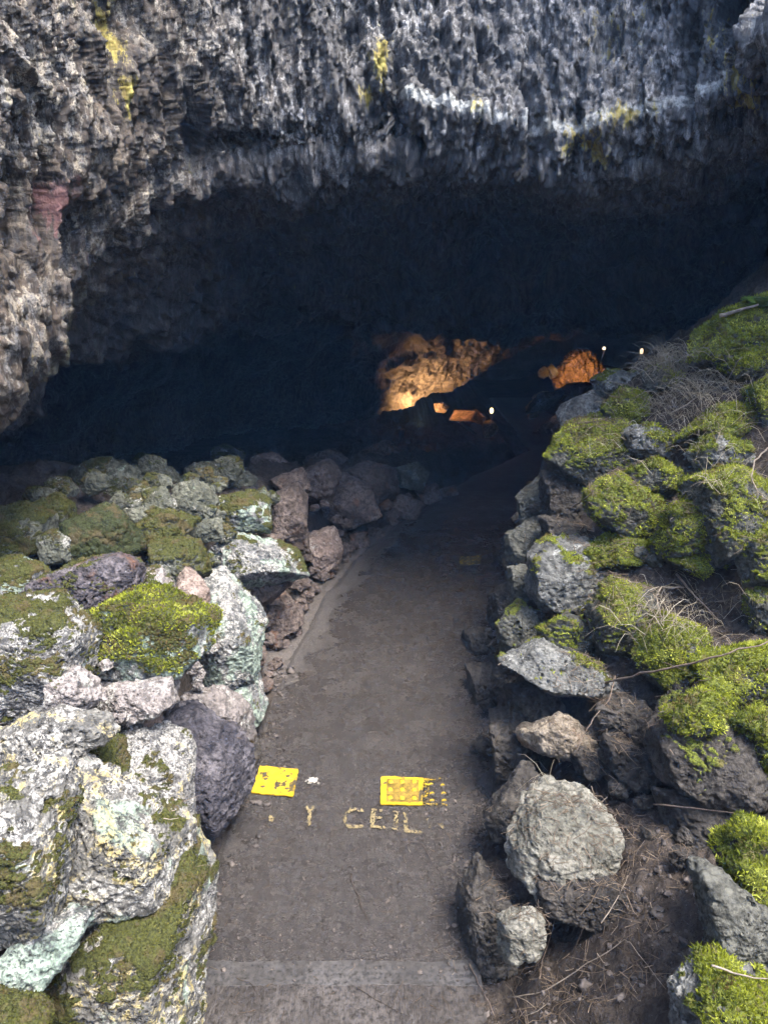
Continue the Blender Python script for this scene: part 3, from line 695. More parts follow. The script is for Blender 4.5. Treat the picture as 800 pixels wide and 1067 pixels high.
# ------------------------------------------------------------------ cave shell
U = [-100, 0, 60, 130, 200, 300, 400, 440, 480, 525, 560, 600, 700, 800, 950]
ROWS = [
 # name, segment samples to the next row, v per U, y per U, z of the three outer columns
 ('rim', 30, [-1200] * 15, [3.2, 3.7, 4.1, 4.5, 4.9, 5.3, 5.5, 5.55, 5.55, 5.55, 5.55, 5.5, 5.3, 4.9, 4.2], (6.5, 6.2, 6.0)),
 ('high', 45, [-260] * 15, [3.35, 3.75, 4.05, 4.45, 4.85, 5.15, 5.3, 5.35, 5.35, 5.35, 5.35, 5.25, 4.95, 4.55, 3.8], (4.6, 4.3, 4.0)),
 ('frame', 110, [-40] * 15, [3.32, 3.68, 3.95, 4.3, 4.65, 4.93, 5.1, 5.14, 5.14, 5.14, 5.14, 5.06, 4.8, 4.42, 3.65], (3.8, 3.5, 3.3)),
 ('ledge', 75, [130, 120, 112, 108, 104, 96, 102, 112, 124, 136, 140, 136, 116, 74, 20], [3.2, 3.55, 3.85, 4.25, 4.6, 4.85, 4.9, 4.9, 4.9, 4.9, 4.9, 4.85, 4.6, 4.25, 3.5], (3.1, 2.9, 2.8)),
 ('under', 70, [300, 265, 230, 195, 160, 138, 140, 150, 162, 172, 176, 172, 150, 108, 50], [3.12, 3.48, 3.82, 4.25, 4.68, 4.95, 5.0, 5.0, 5.0, 5.0, 5.0, 4.95, 4.72, 4.38, 3.62], (2.4, 2.3, 2.3)),
 ('lip', 90, [432, 388, 334, 272, 218, 190, 176, 176, 180, 188, 194, 196, 180, 142, 90], [3.0, 3.4, 3.8, 4.3, 4.8, 5.08, 5.15, 5.16, 5.16, 5.15, 5.14, 5.08, 4.85, 4.55, 3.8], (1.5, 1.6, 1.7)),
 ('vault', 80, [445, 408, 366, 316, 276, 248, 238, 238, 238, 240, 242, 242, 236, 212, 160], [3.7, 4.2, 4.8, 5.5, 6.2, 6.7, 7.0, 7.05, 7.1, 7.1, 7.1, 7.0, 6.8, 6.4, 5.4], (.9, 1.2, 1.5)),
 ('crease', 18, [480, 436, 404, 366, 342, 322, 320, 331, 340, 348, 346, 340, 330, 314, 280], [4.8, 5.4, 6.1, 6.9, 7.7, 8.6, 9.2, 9.4, 9.6, 9.7, 9.7, 9.6, 9.3, 8.6, 7.6], (.5, .9, 1.3)),
 ('gap', 24, [470, 426, 392, 352, 326, 306, 303, 314, 323, 331, 330, 324, 314, 299, 268], [5.6, 6.4, 7.2, 8.2, 9.0, 9.9, 10.5, 10.7, 10.9, 11.0, 11.0, 10.9, 10.5, 9.7, 8.6], (.5, .9, 1.3)),
 ('inner', 70, [505, 468, 450, 424, 400, 378, 366, 356, 346, 340, 336, 334, 334, 325, 300], [6.0, 7.1, 7.9, 8.9, 9.8, 10.9, 11.6, 11.8, 12.0, 12.2, 12.3, 12.2, 11.8, 10.9, 9.8], (.2, .5, .9)),
 ('edge', 26, [540, 505, 492, 474, 458, 442, 430, 413, 391, 373, 356, 346, 340, 334, 318], [6.4, 7.6, 8.4, 9.4, 10.4, 11.6, 12.5, 12.7, 12.9, 13.2, 13.5, 13.7, 13.4, 12.6, 11.5], (-.1, .2, .6)),
 ('recess', 26, [520, 480, 460, 440, 420, 400, 385, 370, 350, 340, 335, 330, 330, 325, 300], [9, 10.2, 11, 12, 13, 14, 14.8, 15, 15.2, 15.4, 15.6, 15.6, 15.4, 14.6, 13.5], (-.1, .2, .6)),
 ('deep', 20, [470, 450, 440, 425, 410, 395, 385, 378, 370, 362, 356, 350, 345, 340, 330], [20] * 15, (-.2, .2, .6)),
 ('back', 0, [430] * 15, [27] * 15, (-4, -4, -4)),
]


def build_shell(mat):
    grid = []
    for i, (nm, seg, vs, ys, oz) in enumerate(ROWS):
        r = [np.array(at_y(u, v, y)) for u, v, y in zip(U, vs, ys)]
        if i <= 5:
            left = [(-9, -9, oz[0]), (-5.6, -2.5, oz[1]), (-3.4, 1.3, oz[2])]
            right = [(3.9, 1.6, min(oz[2], 2.6) + .4 * i / 5), (6, -2.5, min(oz[1], 2.6)), (9, -9, min(oz[0], 3.2))]
        else:
            yl, yr = ys[0], ys[-1]
            zl = r[0][2]; zr = r[-1][2]
            left = [(-11, yl - 1.5, zl - 2.2), (-8, yl - 1, zl - 1.4), (r[0][0] - 1.5, yl - .4, zl - .6)]
            right = [(r[-1][0] + 1.6, yr - .6, zr - .7), (r[-1][0] + 3.5, yr - 1.2, zr - 2), (r[-1][0] + 6, yr - 2, zr - 4)]
        grid.append([np.array(p, float) for p in left] + r + [np.array(p, float) for p in right])
    for i in range(len(ROWS)):
        sc_ = {6: .86, 7: .82, 8: .88}.get(i, .89 if i <= 5 else 1.0)
        for j in range(3, 3 + len(U)): grid[i][j] = CAM + (grid[i][j] - CAM) * sc_
    G = np.array(grid)                                   # rows, cols, 3
    # parameter positions of the columns, in units of photo pixels
    cu = np.array([-420, -300, -190] + U + [1040, 1150, 1270], float)
    cs = np.concatenate([np.linspace(-420, -110, 60, endpoint=False), np.linspace(-110, 910, 640, endpoint=False), np.linspace(910, 1270, 60)])

    def hermite(vals, k, q):
        # monotone-ish cubic through knots k along axis 0
        m = np.zeros_like(vals)
        dk = np.diff(k)[:, None]
        d = np.diff(vals.reshape(len(k), -1), axis=0) / dk
        mm = np.zeros((len(k), d.shape[1])); mm[1:-1] = (d[1:] * dk[:-1] + d[:-1] * dk[1:]) / (dk[1:] + dk[:-1]); mm[0] = d[0]; mm[-1] = d[-1]
        vf = vals.reshape(len(k), -1)
        j = np.clip(np.searchsorted(k, q, 'right') - 1, 0, len(k) - 2)
        h = (k[j + 1] - k[j])[:, None]; t = ((q - k[j])[:, None]) / h
        a = (1 + 2 * t) * (1 - t) ** 2; b = t * (1 - t) ** 2; c = t * t * (3 - 2 * t); e = t * t * (t - 1)
        return (a * vf[j] + b * h * mm[j] + c * vf[j + 1] + e * h * mm[j + 1]).reshape((len(q),) + vals.shape[1:])
    Gc = hermite(G.transpose(1, 0, 2).copy(), cu, cs)        # cols dense
    kr = np.arange(len(ROWS), dtype=float)
    rs = np.concatenate([i + np.arange(r[1]) / r[1] for i, r in enumerate(ROWS) if r[1]] + [[len(ROWS) - 1]])
    Gd = hermite(Gc.transpose(1, 0, 2).copy(), kr, rs)       # rows dense
    nr, nc = Gd.shape[:2]

    def norms(A):
        a = np.gradient(A, axis=0); b = np.gradient(A, axis=1)
        n = np.cross(a, b); n /= np.linalg.norm(n, axis=2, keepdims=True) + 1e-9
        return n
    N = norms(Gd)
    if N[nr // 3, nc // 2] @ (CAM - Gd[nr // 3, nc // 2]) < 0: N = -N
    P = Gd.reshape(-1, 3); Nf = N.reshape(-1, 3)
    rr = np.repeat(rs, nc); uu = np.tile(cs, nr)
    left = sstep(260 - uu, 0, 260) * sstep(rr, 2.7, 4.2) * sstep(6.2 - rr, 0, 1)        # lumpy left flank
    cliff = sstep(6.35 - rr, 0, .9)
    inner = 1 - cliff
    deep = sstep(rr, 8.6, 9.6) * sstep(10.5 - rr, 0, .3)
    Q = P * np.array([1, 1, .24])
    soft = 1 - .55 * sstep(rr, 3.6, 4.6) * sstep(6.4 - rr, 0, .6)     # the underside is smoother than the face
    d = fbm(P * .9, 3) * (.16 * cliff + .22 * inner) + fbm(P * 1.7 + 9, 4, .5, ridged=True) * .16 * inner * sstep(8.6 - rr, 0, .8)
    d += fbm(P * np.array([3.2, 3.2, .9]) + 4, 3, .5, ridged=True) * (.06 + .03 * left)
    d += fbm(Q * 7.5 + 8, 4, .6, ridged=True) * (.075 * cliff * soft * (1 - .3 * left) + .016 * inner) + fbm(Q * 4 + 2, 3, .5, ridged=True) * .05 * left
    d += fbm(Q * 24, 4, .62) * (.040 * cliff * soft * (1 - .2 * left) + .008 * inner) + fbm(P * 5 + 6, 4, .55) * .06 * (1 - soft)
    holes = np.clip(perlin(Q * 9 + 3) - .10, 0, 1)
    d -= holes * .30 * cliff * soft * (1 - .3 * left)
    # the ledge with pale crust
    led = np.exp(-((rr - 3.0) / .16) ** 2) * sstep(uu, 375, 430)
    d += led * .09 * (1 + 1.1 * perlin(P * 3)) * (1 - .8 * sstep(uu, 745, 780))
    P2 = P + Nf * d[:, None]
    N2 = norms(P2.reshape(nr, nc, 3)).reshape(-1, 3)
    if (N2 * Nf).sum(1).mean() < 0: N2 = -N2
    d3 = fbm(P2 * np.array([40, 40, 8]), 3, .6) * (.015 * cliff + .006 * inner) + fbm(P2 * 22, 4, .7) * .026 * deep
    P2 = P2 + N2 * d3[:, None]
    # growth attributes, and masks for light painted into the rock colour
    yel = np.zeros(len(P))
    for u0, r0, su, sr, a in [(128, 2.45, 9, .32, 1), (131, 2.9, 8, .2, 1), (395, 2.75, 10, .28, 1), (382, 3.05, 10, .15, .9), (490, 2.95, 8, .15, .7),
                              (655, 2.98, 28, .12, 1.0), (600, 3.15, 22, .3, .8), (625, 3.3, 14, .3, .9), (790, 3.2, 40, .5, .8), (740, 2.6, 25, .35, .45), (640, 2.35, 40, .25, .45), (795, 2.9, 30, .25, .9)]:
        yel = np.maximum(yel, a * np.exp(-((uu - u0) / su) ** 2 - ((rr - r0) / sr) ** 2))
    red = np.exp(-((uu - 42) / 26) ** 2 - ((rr - 3.75) / .35) ** 2)
    crust = np.exp(-((rr - 2.98 - .07 * perlin(P * 3)) / .085) ** 2) * sstep(uu, 380, 440) * (1 - .5 * sstep(uu, 755, 785)) * np.clip(.92 + .6 * perlin(P * 2.3 + 7) + .25 * sstep(uu, 620, 760), 0, 1)
    grn = np.exp(-((uu - 60) / 50) ** 2 - ((rr - 5.35) / .4) ** 2)
    upper = sstep(6.7 - rr, 0, 3.6)  # fewer pale flecks inward: lichen limit and painted fall-off of daylight
    idx = np.arange(nr * nc).reshape(nr, nc)
    Fq = np.stack([idx[:-1, :-1], idx[:-1, 1:], idx[1:, 1:], idx[1:, :-1]], -1).reshape(-1, 4)
    o = mesh_np('cave_ceiling', P2, Fq, mat, attrs={'yellow': yel, 'red': red, 'crust': crust, 'green': grn, 'brown': sstep(330 - uu, 0, 200) * cliff, 'veil_tint': sstep(uu, 330, 640) * upper, 'upper': upper})
    tag(o, 'dark craggy lava rock vault and cliff over the path', 'cave', kind='structure')
    return o


def mat_shell():
    k = NT('cave_rock')
    v = k.objvec(seeded=False)
    vs = k.n('ShaderNodeVectorMath', operation='MULTIPLY', i_0=v, i_1=(1, 1, .36)).outputs[0]
    big = k.noise(v, 1.6, 5, .6)
    fine = k.noise(vs, 30, 6, .7)
    grain = k.noise(v, 120, 5, .65)
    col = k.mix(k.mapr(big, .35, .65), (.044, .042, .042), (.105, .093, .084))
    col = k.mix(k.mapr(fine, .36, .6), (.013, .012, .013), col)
    col = k.mix(k.math('MULTIPLY', k.attr('brown'), .9), col, k.mix(k.mapr(fine, .36, .62), (.014, .009, .006), (.085, .058, .036)))  # left flank browned: warmer light there is painted into the rock colour
    col = k.mix(k.math('MULTIPLY', k.attr('veil_tint'), k.mapr(fine, .36, .6, .1, .75)), col, (.15, .155, .165))  # bluish haze veil painted into the cliff colour, stronger to the right
    # pale mineral and lichen flecks; thinning them inward also paints the fading light
    fl = k.noise(vs, 22, 6, .74, .4)
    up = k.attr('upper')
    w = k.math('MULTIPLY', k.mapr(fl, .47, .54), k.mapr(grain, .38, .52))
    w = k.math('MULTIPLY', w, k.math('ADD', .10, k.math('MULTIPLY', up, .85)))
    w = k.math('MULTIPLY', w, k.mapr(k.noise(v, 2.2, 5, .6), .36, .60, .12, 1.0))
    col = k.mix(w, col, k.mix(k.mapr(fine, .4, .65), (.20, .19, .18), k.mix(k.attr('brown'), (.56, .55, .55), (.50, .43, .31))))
    cr = k.mapr(k.math('ADD', k.attr('crust'), k.math('MULTIPLY', k.math('SUBTRACT', fl, .5), 1.6)), .45, .75)
    col = k.mix(k.math('MULTIPLY', cr, .9), col, k.mix(k.mapr(grain, .35, .6), (.22, .225, .22), (.50, .51, .49)))
    ye = k.mapr(k.math('ADD', k.attr('yellow'), k.math('MULTIPLY', k.math('SUBTRACT', fl, .5), 4.0)), .54, .9)
    col = k.mix(k.math('MULTIPLY', ye, .85), col, k.mix(k.mapr(fine, .4, .6), (.26, .19, .03), (.46, .39, .07)))
    rd = k.mapr(k.math('ADD', k.attr('red'), k.math('MULTIPLY', k.math('SUBTRACT', fl, .5), 3.2)), .55, 1.1)
    col = k.mix(k.math('MULTIPLY', rd, .8), col, (.19, .075, .07))
    gr = k.mapr(k.math('ADD', k.attr('green'), k.math('MULTIPLY', k.math('SUBTRACT', fl, .5), 1.5)), .4, .9)
    col = k.mix(k.math('MULTIPLY', gr, .7), col, (.10, .095, .045))
    h = k.math('ADD', fine, k.math('MULTIPLY', grain, .45))
    rough = k.mapr(k.noise(v, 40, 4, .6), .35, .65, .34, .62)
    return k.bsdf(col, rough, k.bump(h, .9, .02), .55)


# ------------------------------------------------------------------ ground, path, step
def mat_soil():
    k = NT('soil')
    v = k.objvec(seeded=False)
    n = k.noise(v, 3, 6, .6); f = k.noise(v, 45, 8, .7); g = k.noise(v, 210, 3, .6)
    col = k.mix(k.mapr(n, .35, .65), (.050, .038, .030), (.095, .075, .060))
    col = k.mix(k.mapr(f, .35, .62), (.030, .024, .02), col)
    st = k.vor(v, 90); col = k.mix(k.math('MULTIPLY', k.mapr(st, .12, .22, 1, 0), k.mapr(f, .5, .6)), col, (.17, .15, .13))
    dust = k.mapr(k.math('ADD', k.attr('verge'), k.math('MULTIPLY', k.math('SUBTRACT', f, .5), .7)), .35, .75)
    col = k.mix(dust, col, k.mix(k.mapr(g, .35, .65), (.085, .072, .062), (.15, .13, .115)))
    h = k.math('ADD', k.math('ADD', f, k.math('MULTIPLY', g, .5)), k.math('MULTIPLY', k.mapr(st, .1, .4, 1, 0), .4))
    return k.bsdf(col, .9, k.bump(h, .8, .02), .25)


def mat_path():
    k = NT('wet_asphalt')
    v = k.objvec(seeded=False)
    n = k.noise(v, 2.4, 7, .62); f = k.noise(v, 42, 8, .72); g = k.noise(v, 330, 3, .65)
    bl = k.noise(v, 7.0, 7, .65, .6)
    col = k.mix(k.mapr(n, .36, .64), (.043, .034, .027), (.075, .061, .051))
    col = k.mix(k.mapr(bl, .34, .70), (.036, .028, .022), col)
    col = k.mix(k.mapr(f, .38, .60), (.028, .022, .018), col)
    de = k.mapr(k.math('ADD', k.attr('edge'), k.math('MULTIPLY', k.math('SUBTRACT', bl, .5), 2.4)), .3, .9)
    col = k.mix(k.math('MULTIPLY', de, .8), col, k.mix(k.mapr(f, .4, .6), (.055, .045, .038), (.125, .107, .093)))
    gr = k.noise(v, 125, 4, .7)
    col = k.mix(k.mapr(gr, .36, .6), tuple(x * .5 for x in (.05, .041, .035)), col)
    sp = k.math('MULTIPLY', k.mapr(gr, .60, .68), k.mapr(f, .42, .56))
    col = k.mix(k.math('MULTIPLY', sp, .8), col, (.26, .24, .22))
    cell = k.vor(v, 150)
    h = k.math('ADD', k.math('ADD', k.math('MULTIPLY', f, .35), k.math('MULTIPLY', gr, .75)), k.math('MULTIPLY', k.mapr(cell, .05, .5, 1, 0), .30))
    rough = k.math('ADD', k.mapr(bl, .30, .70, .10, .30), k.math('ADD', k.mapr(f, .3, .7, -.06, .16), k.math('MULTIPLY', k.math('MAXIMUM', de, k.attr('dry')), .45)))
    return k.bsdf(col, rough, k.bump(h, 1.0, .010), .75)


def mat_step(brush):
    k = NT('step_concrete_tread' if brush else 'step_concrete_nosing')
    v = k.objvec(seeded=False)
    n = k.noise(v, 4, 6, .6); f = k.noise(v, 60, 7, .7)
    bx = k.noise(k.n('ShaderNodeVectorMath', operation='MULTIPLY', i_0=v, i_1=(1, .12, 1)).outputs[0], 110, 4, .6)
    a, b = ((.048, .041, .036), (.092, .081, .073)) if brush else ((.055, .050, .046), (.095, .088, .083))
    col = k.mix(k.mapr(n, .36, .64), a, b)
    col = k.mix(k.mapr(f, .36, .6), tuple(x * .6 for x in a), col)
    h = k.math('ADD', k.math('MULTIPLY', f, .5), k.math('MULTIPLY', bx, 1.0 if brush else .1))
    return k.bsdf(col, k.mapr(f, .3, .7, .26, .5), k.bump(h, .8 if brush else .4, .010), .5)


PL = [(178, 1067), (196, 1000), (226, 895), (250, 838), (272, 756), (298, 700), (318, 660), (336, 624), (368, 584), (412, 548), (444, 526), (470, 508)]
PLW = np.array([at_z(u, v, 0.0)[:2] for u, v in PL])
PLW = np.vstack([[-.66, -12], [-.66, .5], PLW, [1.75, 10.5], [2.65, 13], [2.85, 16], [2.85, 34]])


def build_ground():
    xs = np.concatenate([np.linspace(-24, -2.6, 40, endpoint=False), np.linspace(-2.6, 3.4, 380, endpoint=False), np.linspace(3.4, 24, 40)])
    ys = np.concatenate([np.linspace(-20, .6, 46, endpoint=False), np.linspace(.6, 6, 360, endpoint=False), np.linspace(6, 16, 170, endpoint=False), np.linspace(16, 34, 24)])
    X, Y = np.meshgrid(xs, ys)
    X, Y = X.ravel(), Y.ravel()
    Z = ground(X, Y, .15)
    P = np.stack([X, Y, Z], 1)
    on = sstep(X - xl(Y), -.10, .02) * sstep(xr(Y) - X, -.10, .02)
    rough = 1 - on
    verge = sstep(PLW_x(Y) - X, -.03, .03) * sstep(X - xl(Y), -.16, .0) * sstep(Y, 3.6, 4.2) * sstep(7.2 - Y, 0, 1)
    Z = Z + rough * (fbm(P * 2.2, 3) * .09 + fbm(P * 8 + 3, 4, .6, ridged=True) * .045 + fbm(P * 30, 3) * .012) - on * .03
    Z = Z + verge * (.02 + fbm(P * 9, 4, .6) * .03 + np.clip(perlin(P * 26), 0, 1) * .03)
    P[:, 2] = Z
    nr, nc = len(ys), len(xs)
    idx = np.arange(nr * nc).reshape(nr, nc)
    Fq = np.stack([idx[:-1, :-1], idx[:-1, 1:], idx[1:, 1:], idx[1:, :-1]], -1).reshape(-1, 4)
    o = mesh_np('ground', P, Fq, mat_soil(), attrs={'verge': verge})
    tag(o, 'dark brown soil and rubble ground around the path', 'ground', kind='structure')
    ys = np.concatenate([np.linspace(1.70, 9, 420), np.linspace(9.1, 20, 60)])
    ss = np.linspace(0, 1, 90)
    Yg, Sg = np.meshgrid(ys, ss, indexing='ij')
    wob = np.interp(ys, ys, fbm(np.stack([ys * 2.3, ys * 0 + 5, ys * 0], 1), 4) * .035)
    x0 = np.interp(ys, PLW[:, 1], PLW[:, 0]) + wob - .01
    x1 = xr(ys) + .06
    Xg = x0[:, None] * (1 - Sg) + x1[:, None] * Sg
    P = np.stack([Xg.ravel(), Yg.ravel(), Xg.ravel() * 0], 1)
    P[:, 2] = zpath(P[:, 1]) + .004 + fbm(P * 1.7, 3) * .008 + fbm(P * 12, 3) * .0025 - .02 * (1 - sstep(np.minimum(Sg, 1 - Sg).ravel(), 0, .03))
    nr, nc = Yg.shape
    idx = np.arange(nr * nc).reshape(nr, nc)
    Fq = np.stack([idx[:-1, :-1], idx[:-1, 1:], idx[1:, 1:], idx[1:, :-1]], -1).reshape(-1, 4)
    ed = sstep(.26 - Sg.ravel(), 0, .26) * sstep(P[:, 1], 3.4, 4.4) + .6 * sstep(.10 - Sg.ravel(), 0, .1) + .5 * sstep(Sg.ravel() - .9, 0, .1)
    o = mesh_np('path', P, Fq, mat_path(), attrs={'edge': ed, 'dry': sstep(P[:, 1], 6.0, 8.2)})
    tag(o, 'wet dark footpath bending into the cave', 'path', kind='structure')


def PLW_x(y): return np.interp(y, PLW[:, 1], PLW[:, 0])


def slab(x0, x1, y0, y1, z0, z1, jag=.004, nx=60, ny=10):
    """a worn rounded slab as a displaced box"""
    bm = bmesh.new()
    bmesh.ops.create_cube(bm, size=1)
    for v in bm.verts:
        v.co = Vector(((x0 + x1) / 2 + v.co.x * (x1 - x0), (y0 + y1) / 2 + v.co.y * (y1 - y0), (z0 + z1) / 2 + v.co.z * (z1 - z0)))
    bmesh.ops.bevel(bm, geom=[e for e in bm.edges], offset=.0012, segments=1, affect='EDGES', profile=.6)
    long_e = [e for e in bm.edges if abs(e.verts[0].co.x - e.verts[1].co.x) > .2]
    bmesh.ops.subdivide_edges(bm, edges=long_e, cuts=nx, use_grid_fill=True)
    P = np.array([v.co[:] for v in bm.verts])
    d = fbm(P * 9, 4) * jag
    for v, dd, e in zip(bm.verts, d, fbm(P * 5 + 3, 3) * jag):
        v.co.z += dd; v.co.y += e * 1.5
    return bm


def build_steps():
    root = bpy.data.objects.new('concrete_steps', None); COL.objects.link(root); root.location = (-.19, 1.5, 0)
    tag(root, 'grey wet concrete step with smooth nosing strip at the near end of the path', 'steps')
    mt, mn = mat_step(True), mat_step(False)
    iv = Matrix.Translation((.19, -1.5, 0))
    for i in range(5):
        z1 = .022 + .15 * i; y1 = 1.98 - .46 * i
        o = bm_obj('tread', slab(-.72, .34, y1 - .48, y1 - .0965, z1 - .16, z1), mt, root)
        o.data.transform(iv)
        o = bm_obj('nosing', slab(-.715, .34, y1 - .095, y1, z1 - .15, z1 - .003), mn, root)
        o.data.transform(iv)


# ------------------------------------------------------------------ yellow tiles and lettering
def mat_yellow(wear):
    k = NT('yellow_tile_paint' if not wear else 'worn_yellow_paint')
    v = k.objvec(seeded=False)
    f = k.noise(v, 46, 7, .7); n = k.noise(v, 16, 6, .65)
    col = k.mix(k.mapr(f, .35, .65), (.42, .27, .011), (.62, .42, .022))
    d = k.math('MULTIPLY', k.mapr(n, .60 - wear, .67 - wear), k.mapr(f, .36, .46))
    col = k.mix(d, col, (.055, .044, .03))
    return k.bsdf(col, k.mapr(f, .3, .7, .32, .55), k.bump(f, .5, .004), .5)


def plate(poly, mat, name, label, thick=.006, seed=1):
    rg = np.random.default_rng(seed)
    pts = [at_z(u, v, .012)[:2] for u, v in poly]
    out = []
    for i in range(len(pts)):
        a, b = pts[i], pts[(i + 1) % len(pts)]
        for t in np.linspace(0, 1, 12, endpoint=False):
            out.append(a + (b - a) * t + rg.normal(size=2) * .0015)
    c = np.mean(out, axis=0)
    bm = bmesh.new()
    vs = [bm.verts.new((p[0] - c[0], p[1] - c[1], 0)) for p in out]
    f = bm.faces.new(vs)
    if f.normal.z < 0: f.normal_flip()
    r = bmesh.ops.extrude_face_region(bm, geom=[f])
    for e in r['geom']:
        if isinstance(e, bmesh.types.BMVert): e.co.z += thick
    bmesh.ops.recalc_face_normals(bm, faces=bm.faces)
    o = bm_obj(name, bm, mat, loc=(c[0], c[1], .009))
    tag(o, label, 'tactile tile')
    return o


DM = []


def dome(parent, u, v, mat, r=.012, h=.006, z=.006, sq=1.0):
    w = at_z(u, v, .015) - np.array(parent.location)
    bm = bmesh.new()
    bmesh.ops.create_uvsphere(bm, u_segments=14, v_segments=8, radius=1)
    bmesh.ops.delete(bm, geom=[x for x in bm.verts if x.co.z < -.2], context='VERTS')
    for x in bm.verts:
        x.co = Vector((x.co.x * r, x.co.y * r * sq, min(x.co.z, .75) * h))
    return bm_obj('dome', bm, mat, parent, (w[0], w[1], z))


def build_tiles():
    y, yw = mat_yellow(.07), mat_yellow(.16)
    o = plate([(271, 798), (311, 802), (306, 830), (262, 826)], mat_yellow(.07), 'tactile_tile', 'worn yellow tactile tile nearly flat, by the dark smooth boulder', seed=2)
    for u, v in [(276, 805), (277, 811), (274, 819), (299, 821), (300, 808)]: dome(o, u, v, yw)
    o = plate([(397, 809), (441, 811), (440, 839), (396, 838)], y, 'tactile_tile', 'yellow tactile tile with nine studs and loose studs beside it', seed=3)
    DM.append(mat_yellow(.02))
    base = [(407, 815), (419, 815), (431.5, 815), (406.5, 823), (419, 823), (431.5, 823.5), (406.5, 831.5), (419, 832), (431.5, 832)]
    for u, v in base:
        dome(o, u, v, mat_yellow(.0) if not DM else DM[0], z=.0065, h=.0095)
    c0 = np.array(o.location); q = [at_z(u, v, .015) - c0 for u, v in [(403, 811.5), (436.5, 812.5), (436, 836), (402.5, 835.5)]]
    mesh_np('worn_panel', np.array([(p[0], p[1], .0068) for p in q]), np.array([(0, 3, 2, 1)]), mat_plain('dirty_yellow_panel', (.20, .13, .022), .5, .6, 60), parent=o, smooth=False)
    for u, v in [(449, 816), (461, 817), (450, 825.5), (462, 825.5), (450, 833), (462.5, 833)]: dome(o, u, v, yw, z=-.003, h=.007)
    # flaked rim remains between the loose studs
    rg = np.random.default_rng(4)
    V, T = [], []
    L = np.array(o.location)
    for i in range(170):
        q = rg.random()
        if q < .6: u, v = rg.uniform(441, 447), rg.uniform(811, 839)
        else: u, v = rg.uniform(441, 465), rg.choice([812.5, 838]) + rg.normal() * .7
        p = at_z(u, v, .012) - L
        r = rg.uniform(.002, .006); a = rg.uniform(0, 6)
        b = len(V)
        V += [(p[0] + r * math.cos(a + t), p[1] + r * math.sin(a + t) * .8, .004 + .0004 * rg.random()) for t in (0, 1.7, 3.1, 4.6)]
        T.append((b, b + 1, b + 2, b + 3))
    mesh_np('paint_flakes', V, T, yw, parent=o, smooth=False)['kind'] = 'stuff'
    # far tile: only studs left
    o = plate([(478.5, 580.5), (502, 578.5), (500, 588), (479, 589)], mat_yellow(.22), 'tactile_tile', 'distant yellow tactile patch worn down to a few studs', thick=.003, seed=5)
    for u in (481.5, 487.5, 493.5, 499):
        for v in (580.5, 584, 587.2):
            dome(o, u, v, yw, r=.014, z=.003)


